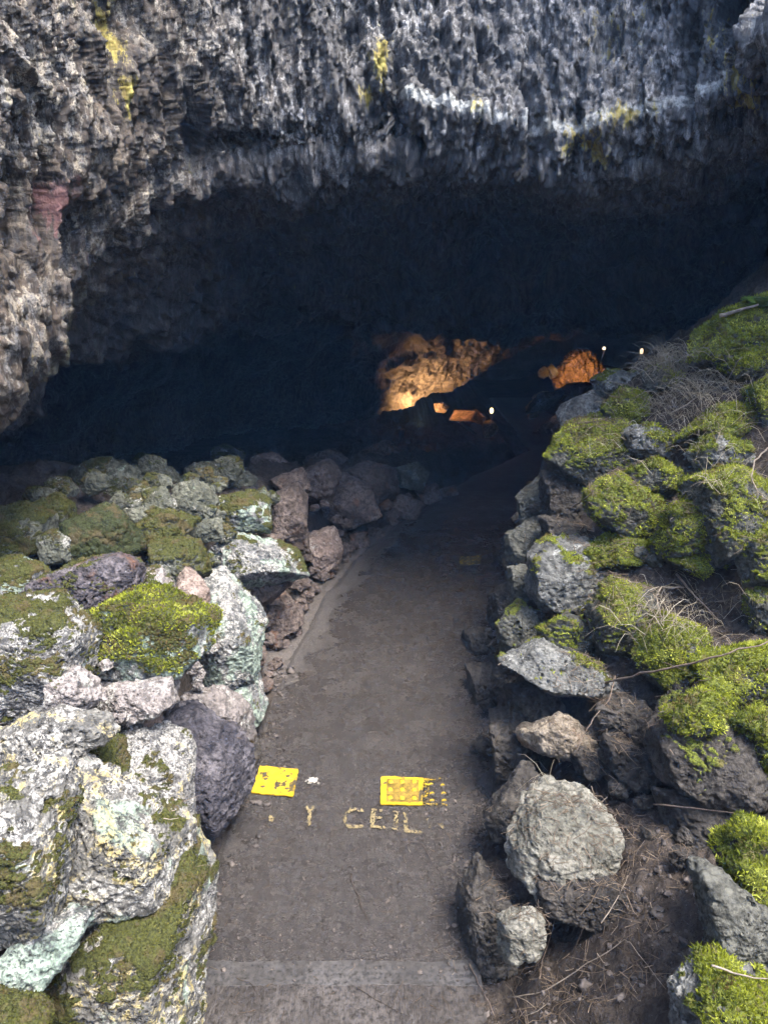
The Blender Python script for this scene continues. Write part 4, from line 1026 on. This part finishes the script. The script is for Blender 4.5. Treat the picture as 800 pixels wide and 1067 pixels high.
def build_lettering():
    """faded paint letters; only flakes of each stroke are left"""
    strokes = [
        ([(282, 850), (283, 855)], 4.2, .9), ([(280, 853), (286, 853)], 3.5, .6),
        ([(319, 840), (322.5, 846)], 2.6, .9), ([(327, 840), (322.5, 846)], 2.6, .9), ([(322.5, 845), (322, 859)], 3.6, .85),
        ([(368, 843), (362, 846), (359.5, 852), (361, 859), (367, 862), (377, 861)], 3.6, .7), ([(366, 842), (378, 845)], 3.2, .6),
        ([(389, 844), (387.5, 861)], 4, .8), ([(389, 844), (401, 845)], 2.8, .55), ([(388, 852), (397, 852)], 2.8, .75), ([(387, 861), (402, 863)], 3, .8),
        ([(413, 846), (412, 864)], 3.6, .6), ([(409, 846), (416, 846)], 2, .5), ([(408, 863), (416, 864)], 2, .6),
        ([(422, 847), (423, 866)], 3.4, .7), ([(423, 866), (438, 867)], 3, .8),
        ([(446, 853), (448, 860)], 2.8, .5), ([(458, 859), (461, 862)], 3, .6), ([(447, 862), (446, 867)], 2, .3)]
    rg = np.random.default_rng(9)
    V, T = [], []
    c = at_z(372, 853, .01)
    for pts, wd, keep in strokes:
        pts = np.array(pts, float)
        seg = np.linalg.norm(np.diff(pts, axis=0), axis=1); Ls = np.concatenate([[0], np.cumsum(seg)])
        n = int(Ls[-1] * wd * 2.6)
        q = rg.random(n) * Ls[-1]
        U_ = np.interp(q, Ls, pts[:, 0]) + rg.uniform(-.5, .5, n) * wd; V_ = np.interp(q, Ls, pts[:, 1]) + rg.uniform(-.5, .5, n) * wd * .8
        nz = perlin(np.stack([U_ * .35, V_ * .35, U_ * 0 + 2], 1))
        for u, v, z in zip(U_, V_, nz):
            if z < .50 - keep * .75 + rg.normal() * .10: continue
            p = at_z(u, v, .012) - c
            r = rg.uniform(.0018, .0048); a = rg.uniform(0, 6); b = len(V)
            V += [(p[0] + r * math.cos(a + t), p[1] + r * math.sin(a + t), .0012 * rg.random()) for t in (0, 1.5, 3.0, 4.7)]
            T.append((b, b + 1, b + 2, b + 3))
    k = NT('faded_letter_paint'); v = k.objvec(False); f = k.noise(v, 70, 6, .7)
    m = k.bsdf(k.mix(k.mapr(f, .4, .6), (.14, .105, .05), (.30, .24, .12)), .6, spec=.4)
    o = mesh_np('painted_lettering', V, T, m, loc=(c[0], c[1], .0125), smooth=False)
    tag(o, 'faded yellowish letters Y CEIL painted across the path beneath the yellow tiles', 'lettering')
    # a pale paint splash between the tiles
    V, T = [], []
    c = at_z(328, 813, .01)
    for i in range(150):
        u = 326 + rg.normal() * 2.6; vv = 813 + rg.normal() * 1.2
        p = at_z(u, vv, .012) - c; r = rg.uniform(.002, .006); a = rg.uniform(0, 6); b = len(V)
        V += [(p[0] + r * math.cos(a + t), p[1] + r * math.sin(a + t), .0012 * rg.random()) for t in (0, 1.5, 3.0, 4.7)]
        T.append((b, b + 1, b + 2, b + 3))
    o = mesh_np('paint_splash', V, T, mat_plain('pale_paint', (.45, .42, .36), .6), loc=(c[0], c[1], .0125), smooth=False)
    tag(o, 'small pale paint splash between the two near yellow tiles', 'paint mark')


# ------------------------------------------------------------------ inside the cave
def mat_emit(name, c, s):
    k = NT(name); e = k.n('ShaderNodeEmission', i_Color=c, i_Strength=s)
    k.t.links.new(e.outputs[0], k.out.inputs[0]); return k.m


def lamp(u, v, y, label, watts, bulb=.05, tall=1.0, stem=.45, shine=60, col=(1, .62, .28), spot=None, off=(0, 0, 0), hood=False):
    p = at_y(u, v, y)
    root = bpy.data.objects.new('path_lamp', None); COL.objects.link(root); root.location = p
    tag(root, label, 'lamp', 'lamps inside the cave')
    bm = bmesh.new(); bmesh.ops.create_uvsphere(bm, u_segments=16, v_segments=10, radius=bulb)
    for x in bm.verts: x.co.z *= tall
    for f in bm.faces: f.smooth = True
    bm_obj('bulb', bm, mat_emit('lamp_glow', col, shine), root)
    dark = LAMP_DARK
    if stem:
        tube_obj('stem', [(0, 0, -bulb * tall * .8), (-.01, 0, -stem * .5), (-.06, .0, -stem)], [.02, .014, .014], dark, root, 8)
    bm = bmesh.new(); bmesh.ops.create_cone(bm, cap_ends=True, segments=14, radius1=bulb * .75, radius2=bulb * .55, depth=bulb * .7)
    bm_obj('socket', bm, dark, root, (0, 0, -bulb * tall * 1.05))
    if hood:
        bm = bmesh.new()
        bmesh.ops.create_cone(bm, cap_ends=False, segments=18, radius1=bulb * 1.6, radius2=bulb * 2.1, depth=bulb * 4)
        hd = bm_obj('hood', bm, dark, root, (0, 0, bulb * .6))
        sm = hd.modifiers.new('thickness', 'SOLIDIFY'); sm.thickness = .006
    li = bpy.data.lights.new('lamp_light', 'SPOT' if spot else 'POINT')
    li.energy = watts; li.color = (1, .52, .20); li.shadow_soft_size = bulb * 1.3
    lo = bpy.data.objects.new('lamp_light', li); COL.objects.link(lo)
    lo.location = Vector(p) + Vector(off)
    if spot:
        li.spot_size = math.radians(spot[1]); li.spot_blend = 1.0
        lo.rotation_euler = (Vector(spot[0]) - lo.location).to_track_quat('-Z', 'Y').to_euler()
    return root


def build_inside():
    # information board, tilted like a lectern
    c = at_y(482, 433, 12.9)
    root = bpy.data.objects.new('information_board', None); COL.objects.link(root); root.location = c
    tag(root, 'small tilted information board lit orange deep in the cave', 'information board')
    root.rotation_euler = (math.radians(34), math.radians(-4), math.radians(-34))
    bm = bmesh.new(); bmesh.ops.create_cube(bm, size=1)
    for v in bm.verts: v.co = Vector((v.co.x * .44, v.co.y * .26, v.co.z * .025))
    bmesh.ops.bevel(bm, geom=list(bm.edges), offset=.006, segments=2, affect='EDGES')
    bm_obj('frame', bm, mat_plain('board_wood', (.20, .13, .08)), root)
    bm = bmesh.new(); bmesh.ops.create_grid(bm, x_segments=1, y_segments=1, size=.5)
    for v in bm.verts: v.co = Vector((v.co.x * .39, v.co.y * .21, .0155))
    bm_obj('panel', bm, mat_plain('board_print', (.42, .27, .17), .5, .5, 14), root)
    bm = bmesh.new(); bmesh.ops.create_cube(bm, size=1)
    for v in bm.verts: v.co = Vector((v.co.x * .05, v.co.y * .05 - v.co.z * .3, v.co.z * .6 - .31))
    bm_obj('post', bm, LAMP_DARK, root)
    W = 'warmly lit rocks deep in the cave'
    far = [
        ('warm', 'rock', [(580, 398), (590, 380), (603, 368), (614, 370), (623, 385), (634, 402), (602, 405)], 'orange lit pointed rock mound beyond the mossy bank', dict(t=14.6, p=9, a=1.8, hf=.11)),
        ('stone', 'stone', [(561, 386), (567, 381), (571, 390), (565, 394), (561, 392)], 'yellow lit stone beside another at the foot of the orange mound, farther from it', dict(t=14.4)),
        ('stone', 'stone', [(569, 385), (574, 379), (581, 388), (575, 393)], 'yellow lit pointed stone next to the orange mound', dict(t=14.4)),
        ('dark', 'boulder', [(572, 415), (588, 401), (634, 402), (640, 418), (600, 425)], 'dim reddish boulder under the orange lit mound', dict(t=13.6)),
        ('tan', 'stone', [(556, 412), (566, 408), (584, 412), (575, 419), (560, 420)], 'dim pale ledge stone before the orange lit mound', dict(t=12.5)),
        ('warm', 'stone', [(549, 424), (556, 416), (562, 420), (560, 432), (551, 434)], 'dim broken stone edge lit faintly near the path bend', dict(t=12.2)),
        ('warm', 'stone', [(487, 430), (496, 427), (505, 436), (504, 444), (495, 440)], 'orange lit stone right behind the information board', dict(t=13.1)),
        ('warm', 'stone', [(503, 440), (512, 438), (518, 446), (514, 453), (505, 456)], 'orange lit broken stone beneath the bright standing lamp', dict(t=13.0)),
        ('brown', 'stone', [(452, 421), (460, 418), (468, 424), (464, 429), (454, 428)], 'faint brown stone between lit ceiling and information board', dict(t=12.8)),
    ]
    for i, (kind, name, poly, label, o) in enumerate(far):
        build_rock(kind, name, poly, label, o, W, 300 + i)
    lamp(512, 428, 13.2, 'bright lamp on a thin stem beside the information board', .3, bulb=.034, tall=1.6, stem=.5, shine=.9, col=(1, .62, .28), off=(-.14, -.30, .02))
    lamp(629, 363, 16, 'small white lamp above the orange lit mound', .5, bulb=.034, stem=.3, shine=.5, col=(1, .72, .45), off=(0, -.25, 0))
    lamp(668, 366, 15.6, 'cup-shaped lamp with glowing stem near cave back, beyond the mossy boulders', .5, bulb=.034, tall=1.8, stem=.35, shine=.4, col=(1, .68, .4), off=(0, -.25, 0))
    lamp(607, 409, 13.3, 'low hooded lamp behind the bank lighting the orange mound', 20, bulb=.04, stem=.25, shine=5, off=(-.12, .1, .30), spot=(tuple(at_y(604, 388, 14.6)), 85), hood=True)
    lamp(418, 452, 11.9, 'low hooded floor lamp that lights the ceiling edge orange', 52, bulb=.03, stem=.2, shine=1, hood=True, off=(.30, .12, .06), spot=(tuple(at_y(440, 400, 12.7)), 135))


LAMP_DARK = mat_plain('lamp_metal', (.03, .03, .03), .5, .2)
# ------------------------------------------------------------------ litter, gravel, twigs, grass
def cast_down(dg, x, y, z=3.2):
    ok, loc, nrm, idx, ob, _ = SC.ray_cast(dg, Vector((x, y, z)), Vector((0, 0, -1)))
    return (np.array(loc), np.array(nrm), ob) if ok else None


def cast_cam(dg, u, v):
    d = Vector(ray(u, v)).normalized()
    ok, loc, nrm, idx, ob, _ = SC.ray_cast(dg, Vector(CAM), d)
    return (np.array(loc), np.array(nrm), ob) if ok else None


def strands_mesh(name, S, mat, attr=None):
    """S: list of (points, radius, tint): thin three-sided strands"""
    V, Q, T = [], [], []
    for pts, r, tn in S:
        pts = np.asarray(pts); n = len(pts)
        t = pts[-1] - pts[0]; t = t / (np.linalg.norm(t) + 1e-9)
        a = np.cross(t, [0.3, .2, 1]); a /= np.linalg.norm(a) + 1e-9
        b = np.cross(t, a)
        base = len(V)
        for i, p in enumerate(pts):
            rr = r * (1 - .6 * i / (n - 1))
            for k in range(3):
                an = k * 2.0944
                V.append(p + rr * (math.cos(an) * a + math.sin(an) * b)); T.append(tn)
        for i in range(n - 1):
            for k in range(3):
                k2 = (k + 1) % 3
                Q.append((base + i * 3 + k, base + i * 3 + k2, base + i * 3 + 3 + k2, base + i * 3 + 3 + k))
    return mesh_np(name, np.array(V), np.array(Q), mat, attrs={'tint': np.array(T)})


def mat_litter(name, a, b, c):
    k = NT(name); t = k.attr('tint')
    col = k.mix(k.mapr(t, 0, .6, smooth=False), a, b); col = k.mix(k.mapr(t, .75, 1, smooth=False), col, c)
    return k.bsdf(col, .8, spec=.25)


def build_litter(dg):
    rg = np.random.default_rng(21)
    S = []
    tries = 0
    zones = [(.35, 1.0, 1.55, 2.9, 2600), (.9, 1.9, 2.5, 4.0, 2300), (1.0, 2.0, 3.0, 4.6, 4200), (.5, 2.4, 1.6, 6, 1500)]
    for x0, x1, y0, y1, n in zones:
        for i in range(n):
            x, y = rg.uniform(x0, x1), rg.uniform(y0, y1)
            if x < xr(y) + .05: continue
            if perlin(np.array([[x * 2.5, y * 2.5, 3.0]]))[0] < -.12: continue
            h = cast_down(dg, x, y)
            if h is None or h[1][2] < .45: continue
            ln = rg.gamma(2.2, .020) + .012
            a = rg.uniform(0, 2 * math.pi)
            d = np.array([math.cos(a), math.sin(a), 0]); d -= h[1] * (d @ h[1]); d += h[1] * rg.uniform(-.05, .3); d /= np.linalg.norm(d)
            p0 = h[0] + h[1] * rg.uniform(.002, .012) - d * ln / 2
            k = np.array([rg.normal(), rg.normal(), rg.normal() * .4]) * ln * .12
            S.append(([p0, p0 + d * ln * .5 + k, p0 + d * ln], rg.uniform(.0007, .0021), np.clip(rg.beta(1.6, 2.2), 0, 1)))
    for i in range(700):                          # needles blown onto the path edges and the step
        y = rg.uniform(1.72, 5.5)
        if rg.random() < .45: x = xl(y) + rg.gamma(1.3, .10)
        elif rg.random() < .75: x = xr(y) - rg.gamma(1.3, .09) + .02
        else: x = rg.uniform(xl(y), xr(y))
        h = cast_down(dg, x, y)
        if h is None or h[1][2] < .45: continue
        ln = rg.gamma(2.0, .013) + .008; a = rg.uniform(0, 6.28)
        d = np.array([math.cos(a), math.sin(a), rg.uniform(-.02, .1)])
        p0 = h[0] + np.array([0, 0, .002])
        S.append(([p0, p0 + d * ln * .5 + rg.normal(size=3) * ln * .06, p0 + d * ln], rg.uniform(.0006, .002), np.clip(rg.beta(1.5, 2.4), 0, 1)))
    o = strands_mesh('leaf_litter', S, mat_litter('dry_litter', (.05, .034, .022), (.16, .12, .085), (.36, .31, .25)))
    tag(o, 'dry needles and twig bits strewn over the mossy bank and path edges', 'leaf litter', kind='stuff')
    # dry grass at the back of the bank
    S = []
    for (u0, v0, su, sv, n) in [(695, 380, 24, 9, 420), (728, 405, 28, 12, 350), (700, 425, 25, 12, 200), (640, 470, 12, 8, 30), (690, 640, 30, 14, 90), (570, 815, 25, 10, 16), (720, 640, 40, 18, 130), (745, 480, 30, 25, 120)]:
        for i in range(n):
            h = cast_cam(dg, u0 + rg.normal() * su, v0 + rg.normal() * sv)
            if h is None or h[0][1] > 8 or h[0][0] < .4: continue
            ln = rg.uniform(.05, .20); a = rg.uniform(0, 6.28)
            d = np.array([math.cos(a), math.sin(a), rg.uniform(.0, .7)]); d /= np.linalg.norm(d)
            p = h[0] + np.array([0, 0, .003])
            S.append(([p, p + d * ln * .4 + np.array([0, 0, .03]), p + d * ln * .75 + np.array([0, 0, .02]), p + d * ln + np.array([0, 0, -.012])], rg.uniform(.0007, .0016), rg.uniform(.25, 1)))
    o = strands_mesh('dry_grass', S, mat_litter('dry_grass_blades', (.12, .10, .06), (.24, .20, .14), (.42, .38, .30)))
    tag(o, 'tangled dry grass at the back of the mossy bank', 'dry grass', kind='stuff')


FLOOR = ('ground', 'path', 'tread', 'nosing')


def build_gravel(dg):
    rg = np.random.default_rng(31)
    D, T0 = ico(2)
    V, T = [], []
    def add(p, r):
        k = rg.normal(size=D.shape) * .24
        s = np.array([1, rg.uniform(.6, 1), rg.uniform(.45, .8)])
        a = rg.uniform(0, 6.28); c, sn = math.cos(a), math.sin(a)
        v = (D + k) * s * r
        v = np.stack([v[:, 0] * c - v[:, 1] * sn, v[:, 0] * sn + v[:, 1] * c, v[:, 2]], 1) + p + np.array([0, 0, r * .2])
        T.append(T0 + len(V) * len(D)); V.append(v)
    for i in range(1100):                       # verge below the wall
        y = rg.uniform(1.9, 8); x = xl(y) + rg.gamma(1.4, .06) - .06
        h = cast_down(dg, x, y)
        if h is None or h[1][2] < .3 or h[2].name.split('.')[0] not in FLOOR: continue
        add(h[0], rg.gamma(1.5, .004) + .002)
    for i in range(700):                        # stones on the dusty verge
        y = rg.uniform(3.9, 6.6); x = rg.uniform(xl(y) - .05, PLW_x(y) + .03)
        h = cast_down(dg, x, y)
        if h is None or h[1][2] < .3 or h[2].name.split('.')[0] not in FLOOR: continue
        add(h[0], rg.gamma(1.3, .006) + .003)
    for i in range(420):                        # rubble in the wall joints
        y = rg.uniform(2.2, 7.6); x = xl(y) - rg.uniform(.0, .55)
        h = cast_down(dg, x, y)
        if h is None or h[2].name != 'ground': continue
        if h[1][2] < .5: continue
        add(h[0], rg.gamma(1.7, .007) + .004)
    for i in range(900):                        # far edge of the path
        y = rg.uniform(1.9, 5); x = xr(y) - rg.gamma(1.3, .07) + .03
        h = cast_down(dg, x, y)
        if h is None or h[1][2] < .3 or h[2].name.split('.')[0] not in FLOOR: continue
        add(h[0], rg.gamma(1.5, .0018) + .001)
    for i in range(260):                        # crumbs on the path
        y = rg.uniform(1.9, 6); x = rg.uniform(xl(y), xr(y))
        h = cast_down(dg, x, y)
        if h is None: continue
        add(h[0], rg.gamma(1.3, .0018) + .001)
    for i in range(500):                        # dirt at the foot of the bank
        x, y = rg.uniform(.34, 1.0), rg.uniform(1.55, 2.7)
        h = cast_down(dg, x, y)
        if h is None or h[1][2] < .4 or h[2].name.split('.')[0] not in FLOOR: continue
        add(h[0], rg.gamma(1.5, .004) + .002)
    D, T0 = ico(1)
    D1 = D
    nb = sum(len(v) for v in V)
    for i in range(1700):                       # sand grains on the near path
        y = 1.75 + rg.gamma(2.0, .8); x = rg.uniform(xl(y) + .02, xr(y) - .02)
        if y > 5.5: continue
        h = cast_down(dg, x, y)
        if h is None or h[2].name.split('.')[0] not in FLOOR: continue
        v = (D1 + rg.normal(size=D1.shape) * .2) * (rg.gamma(2.0, .0009) + .0012) + h[0]
        T.append(T0 + nb); V.append(v); nb += len(v)
    o = mesh_np('gravel', np.vstack(V), np.vstack(T), mat_plain('gravel_stone', (.085, .07, .06), .85, .6, 9), smooth=False)
    tag(o, 'small stones and crumbs scattered along the path edges', 'gravel', kind='stuff')


def build_twigs(dg):
    bark = {'d': mat_plain('dark_bark', (.045, .034, .026), .8, .4), 'p': mat_plain('pale_bare_wood', (.19, .155, .12), .75, .35), 'm': mat_plain('brown_bark', (.13, .095, .07), .8, .4)}
    G = 'loose twigs on path and bank'
    L = [
        ('twig', [(625, 713), (668, 702), (722, 690), (760, 680), (802, 668)], .0055, 'm', 'long bare twig lying across the moss mounds', .035),
        ('twig', [(641, 704), (634, 730), (618, 748), (606, 770), (600, 784)], .003, 'm', 'thin bent twig drooping from the long bare twig to the tan stone', .02),
        ('stick', [(749, 329), (768, 323.5), (790, 317)], .012, 'p', 'pale broken stick poking out below the topmost moss boulder', .06),
        ('stick', [(704, 598), (722, 620), (750, 648)], .006, 'm', 'straight brown stick lying in the leaf litter', .02),
        ('twig', [(712, 612), (690, 612), (683, 622), (688, 640), (690, 652)], .004, 'p', 'curved pale twig hooked over the rounded grey green boulder', .02),
        ('twig', [(596, 528), (606, 522), (617, 511)], .004, 'p', 'short pale twig sticking out beneath the big bright-mossed boulder', .05),
        ('twig', [(800, 466), (786, 480), (782, 498), (790, 515), (801, 522)], .004, 'p', 'looped pale twig over the mossy boulder with dark front', .03),
        ('twig', [(700, 430), (730, 412), (756, 398), (772, 372)], .004, 'p', 'grey twig arching through the dry grass', .035),
        ('twig', [(365, 911), (371, 930), (378, 946), (388, 970)], .004, 'd', 'dark slim twig lying alone in the middle of the path', .006),
        ('twig', [(418, 876), (440, 879), (452, 902), (466, 926)], .0025, 'd', 'thin dark twig bending near the path edge below the lettering', .006),
        ('twig', [(530, 1040), (566, 1034), (612, 1004), (650, 980), (656, 982), (694, 1032)], .0022, 'p', 'thin long forked rootlet trailing over the bare dirt', .02),
        ('twig', [(562, 1020), (565, 1000), (575, 970), (580, 945)], .002, 'm', 'thin upright rootlet between small pale grey stone and dirt', .02),
        ('twig', [(626, 962), (642, 938), (654, 912)], .002, 'p', 'short straight straw leaning beside the big rounded pale boulder', .02),
        ('twig', [(488, 1005), (502, 1030), (516, 1060)], .003, 'm', 'brown twig on the dirt next to the step end', .015),
        ('twig', [(372, 1028), (392, 1042), (420, 1056)], .002, 'd', 'hair-thin dark twig lying on the step', .006),
        ('twig', [(742, 1006), (770, 1016), (800, 1020)], .003, 'p', 'pale twig over the flat-mossed corner rock', .03),
        ('twig', [(690, 690), (716, 700), (740, 706)], .002, 'm', 'small side twig under the long bare twig', .03),
        ('stick', [(680, 838), (720, 842), (770, 848)], .003, 'm', 'thin brown stick under the big dark overhang', .02),
    ]
    rg = np.random.default_rng(5)
    for name, pts, r, m, label, lift in L:
        # densify the pixel path, drop it on what lies under it
        pts = np.array(pts, float)
        q = np.linspace(0, len(pts) - 1, 4 * (len(pts) - 1) + 1)
        U_ = np.interp(q, np.arange(len(pts)), pts[:, 0]); V_ = np.interp(q, np.arange(len(pts)), pts[:, 1])
        dist = []
        for u, v in zip(U_, V_):
            h = cast_cam(dg, u, v)
            dist.append(np.nan if h is None else np.linalg.norm(h[0] - CAM))
        dist = np.array(dist)
        med = np.nanmedian(dist); dist = np.where(np.isnan(dist), med, np.clip(dist, med * .86, med * 1.12))
        # stiff wood: fit a gentle curve through the depths, then stay in front
        co = np.polyfit(q, dist, 1 if len(pts) < 4 else 2); fit = np.polyval(co, q)
        fit = fit - max(0, np.max(fit - dist)) * .7 - lift * .5
        P = []
        for u, v, dd in zip(U_, V_, fit):
            d = ray(u, v); d = d / np.linalg.norm(d)
            P.append(CAM + d * dd + rg.normal(size=3) * r * (.15 if name == 'stick' else .6))
        P = np.array(P); c = P[0].copy()
        o = tube_obj(name, P - c, np.linspace(r, r * .45, len(P)), bark[m], sides=6)
        o.location = c
        tag(o, label, name, G)


def build_fern(dg):
    h = cast_cam(dg, 792, 322)
    p = h[0] if h is not None else at_y(795, 310, 4.6)
    root = bpy.data.objects.new('fern', None); COL.objects.link(root); root.location = p
    tag(root, 'small bright fern sprig on top of the topmost mossy boulder', 'fern')
    leafm = mat_moss('fern_leaf', (.07, .13, .02), (.13, .21, .03), (.22, .30, .06))
    rg = np.random.default_rng(3)
    for i in range(6):
        a = i * 1.05 + rg.uniform(-.3, .3); ln = rg.uniform(.11, .19)
        d = np.array([math.cos(a) * .7, math.sin(a) * .7, .75])
        V, T, tn = [], [], []
        for j in range(16):
            s = j / 16
            c = d * ln * s + np.array([0, 0, -.09 * s * s])
            sd = np.array([-math.sin(a), math.cos(a), 0])
            w = .045 * math.sin(math.pi * (s * .9 + .1)) + .004
            for k in (-1, 1):
                b = len(V)
                tip = c + sd * k * w + d * .012 + np.array([0, 0, rg.normal() * .006])
                V += [c - d * .006, c + d * .010, tip]; T.append((b, b + 1, b + 2)); tn += [rg.random() * .9] * 3
        mesh_np('frond', V, T, leafm, parent=root, smooth=False, attrs={'tint': np.array(tn)})


# ------------------------------------------------------------------ light, world, camera
def build_light():
    SUN_EL, SUN_AZ = math.radians(65), math.radians(138)      # azimuth clockwise from +Y
    w = bpy.data.worlds.new('World'); SC.world = w; w.use_nodes = True
    nt = w.node_tree
    bg = nt.nodes['Background']
    sky = nt.nodes.new('ShaderNodeTexSky'); sky.sky_type = 'NISHITA'; sky.sun_disc = False
    sky.sun_elevation = SUN_EL; sky.sun_rotation = SUN_AZ
    sky.air_density = 1.0; sky.dust_density = 2.0; sky.ozone_density = 1.0
    nt.links.new(sky.outputs[0], bg.inputs[0]); bg.inputs[1].default_value = .15
    s = bpy.data.lights.new('sun', 'SUN'); s.energy = SUN_E; s.angle = math.radians(SUN_ANG); s.color = (1, .96, .90)
    o = bpy.data.objects.new('sun', s); COL.objects.link(o); o.location = (3, -5, 9)
    d = Vector((math.sin(SUN_AZ) * math.cos(SUN_EL), math.cos(SUN_AZ) * math.cos(SUN_EL), math.sin(SUN_EL)))
    o.rotation_euler = (-d).to_track_quat('-Z', 'Y').to_euler()


SUN_E, SUN_ANG, EXPO = 1.45, 24.0, 2.65


def build_haze():
    m = bpy.data.materials.new('thin_haze'); m.use_nodes = True; nt = m.node_tree; nt.nodes.clear()
    out = nt.nodes.new('ShaderNodeOutputMaterial'); v = nt.nodes.new('ShaderNodeVolumePrincipled')
    v.inputs['Color'].default_value = (.22, .5, 1, 1); v.inputs['Density'].default_value = HAZE
    nt.links.new(v.outputs[0], out.inputs['Volume'])
    bm = bmesh.new(); bmesh.ops.create_cube(bm, size=1)
    for x in bm.verts: x.co = Vector((x.co.x * 52, 7 + x.co.y * 58, 2.4 + x.co.z * 13.6))
    o = bm_obj('haze', bm, m)
    tag(o, 'thin bluish air haze filling the cave mouth', 'haze', kind='stuff')


HAZE = .003


def build_camera():
    c = bpy.data.cameras.new('camera'); o = bpy.data.objects.new('camera', c); COL.objects.link(o)
    o.location = CAM; o.rotation_euler = (math.pi / 2 - PITCH, 0, 0)
    c.sensor_width = 36; c.sensor_fit = 'AUTO'; c.lens = 36 * F / 1067.0
    c.clip_start = .05; c.clip_end = 500
    SC.camera = o


SC.render.engine = 'CYCLES'
SC.cycles.use_adaptive_sampling = True; SC.cycles.adaptive_threshold = .035
SC.cycles.max_bounces = 5; SC.cycles.diffuse_bounces = 3; SC.cycles.glossy_bounces = 2; SC.cycles.transmission_bounces = 2
SC.cycles.caustics_reflective = False; SC.cycles.caustics_refractive = False
SC.cycles.sample_clamp_indirect = 4
SC.view_settings.view_transform = 'Standard'; SC.view_settings.look = 'None'
SC.view_settings.exposure = EXPO; SC.view_settings.gamma = 1; SC.view_settings.use_curve_mapping = False
SC.render.resolution_x, SC.render.resolution_y = 767, 1024

import time
_t = time.time()
def lap(n):
    global _t
    print('LAP', n, round(time.time() - _t, 2)); _t = time.time()
build_ground(); lap('ground')
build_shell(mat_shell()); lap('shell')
build_steps(); build_tiles(); build_lettering(); lap('tiles')
build_rocks(); lap('rocks')
build_inside(); lap('inside')
bpy.context.view_layer.update()
dg = bpy.context.evaluated_depsgraph_get()
n0 = len(FILLERS); drop_hidden_fillers(dg)
bpy.context.view_layer.update(); dg = bpy.context.evaluated_depsgraph_get(); lap('fillers')
build_litter(dg); lap('litter')
build_gravel(dg); lap('gravel')
build_twigs(dg); build_fern(dg); lap('twigs')
build_light(); build_camera(); build_haze()
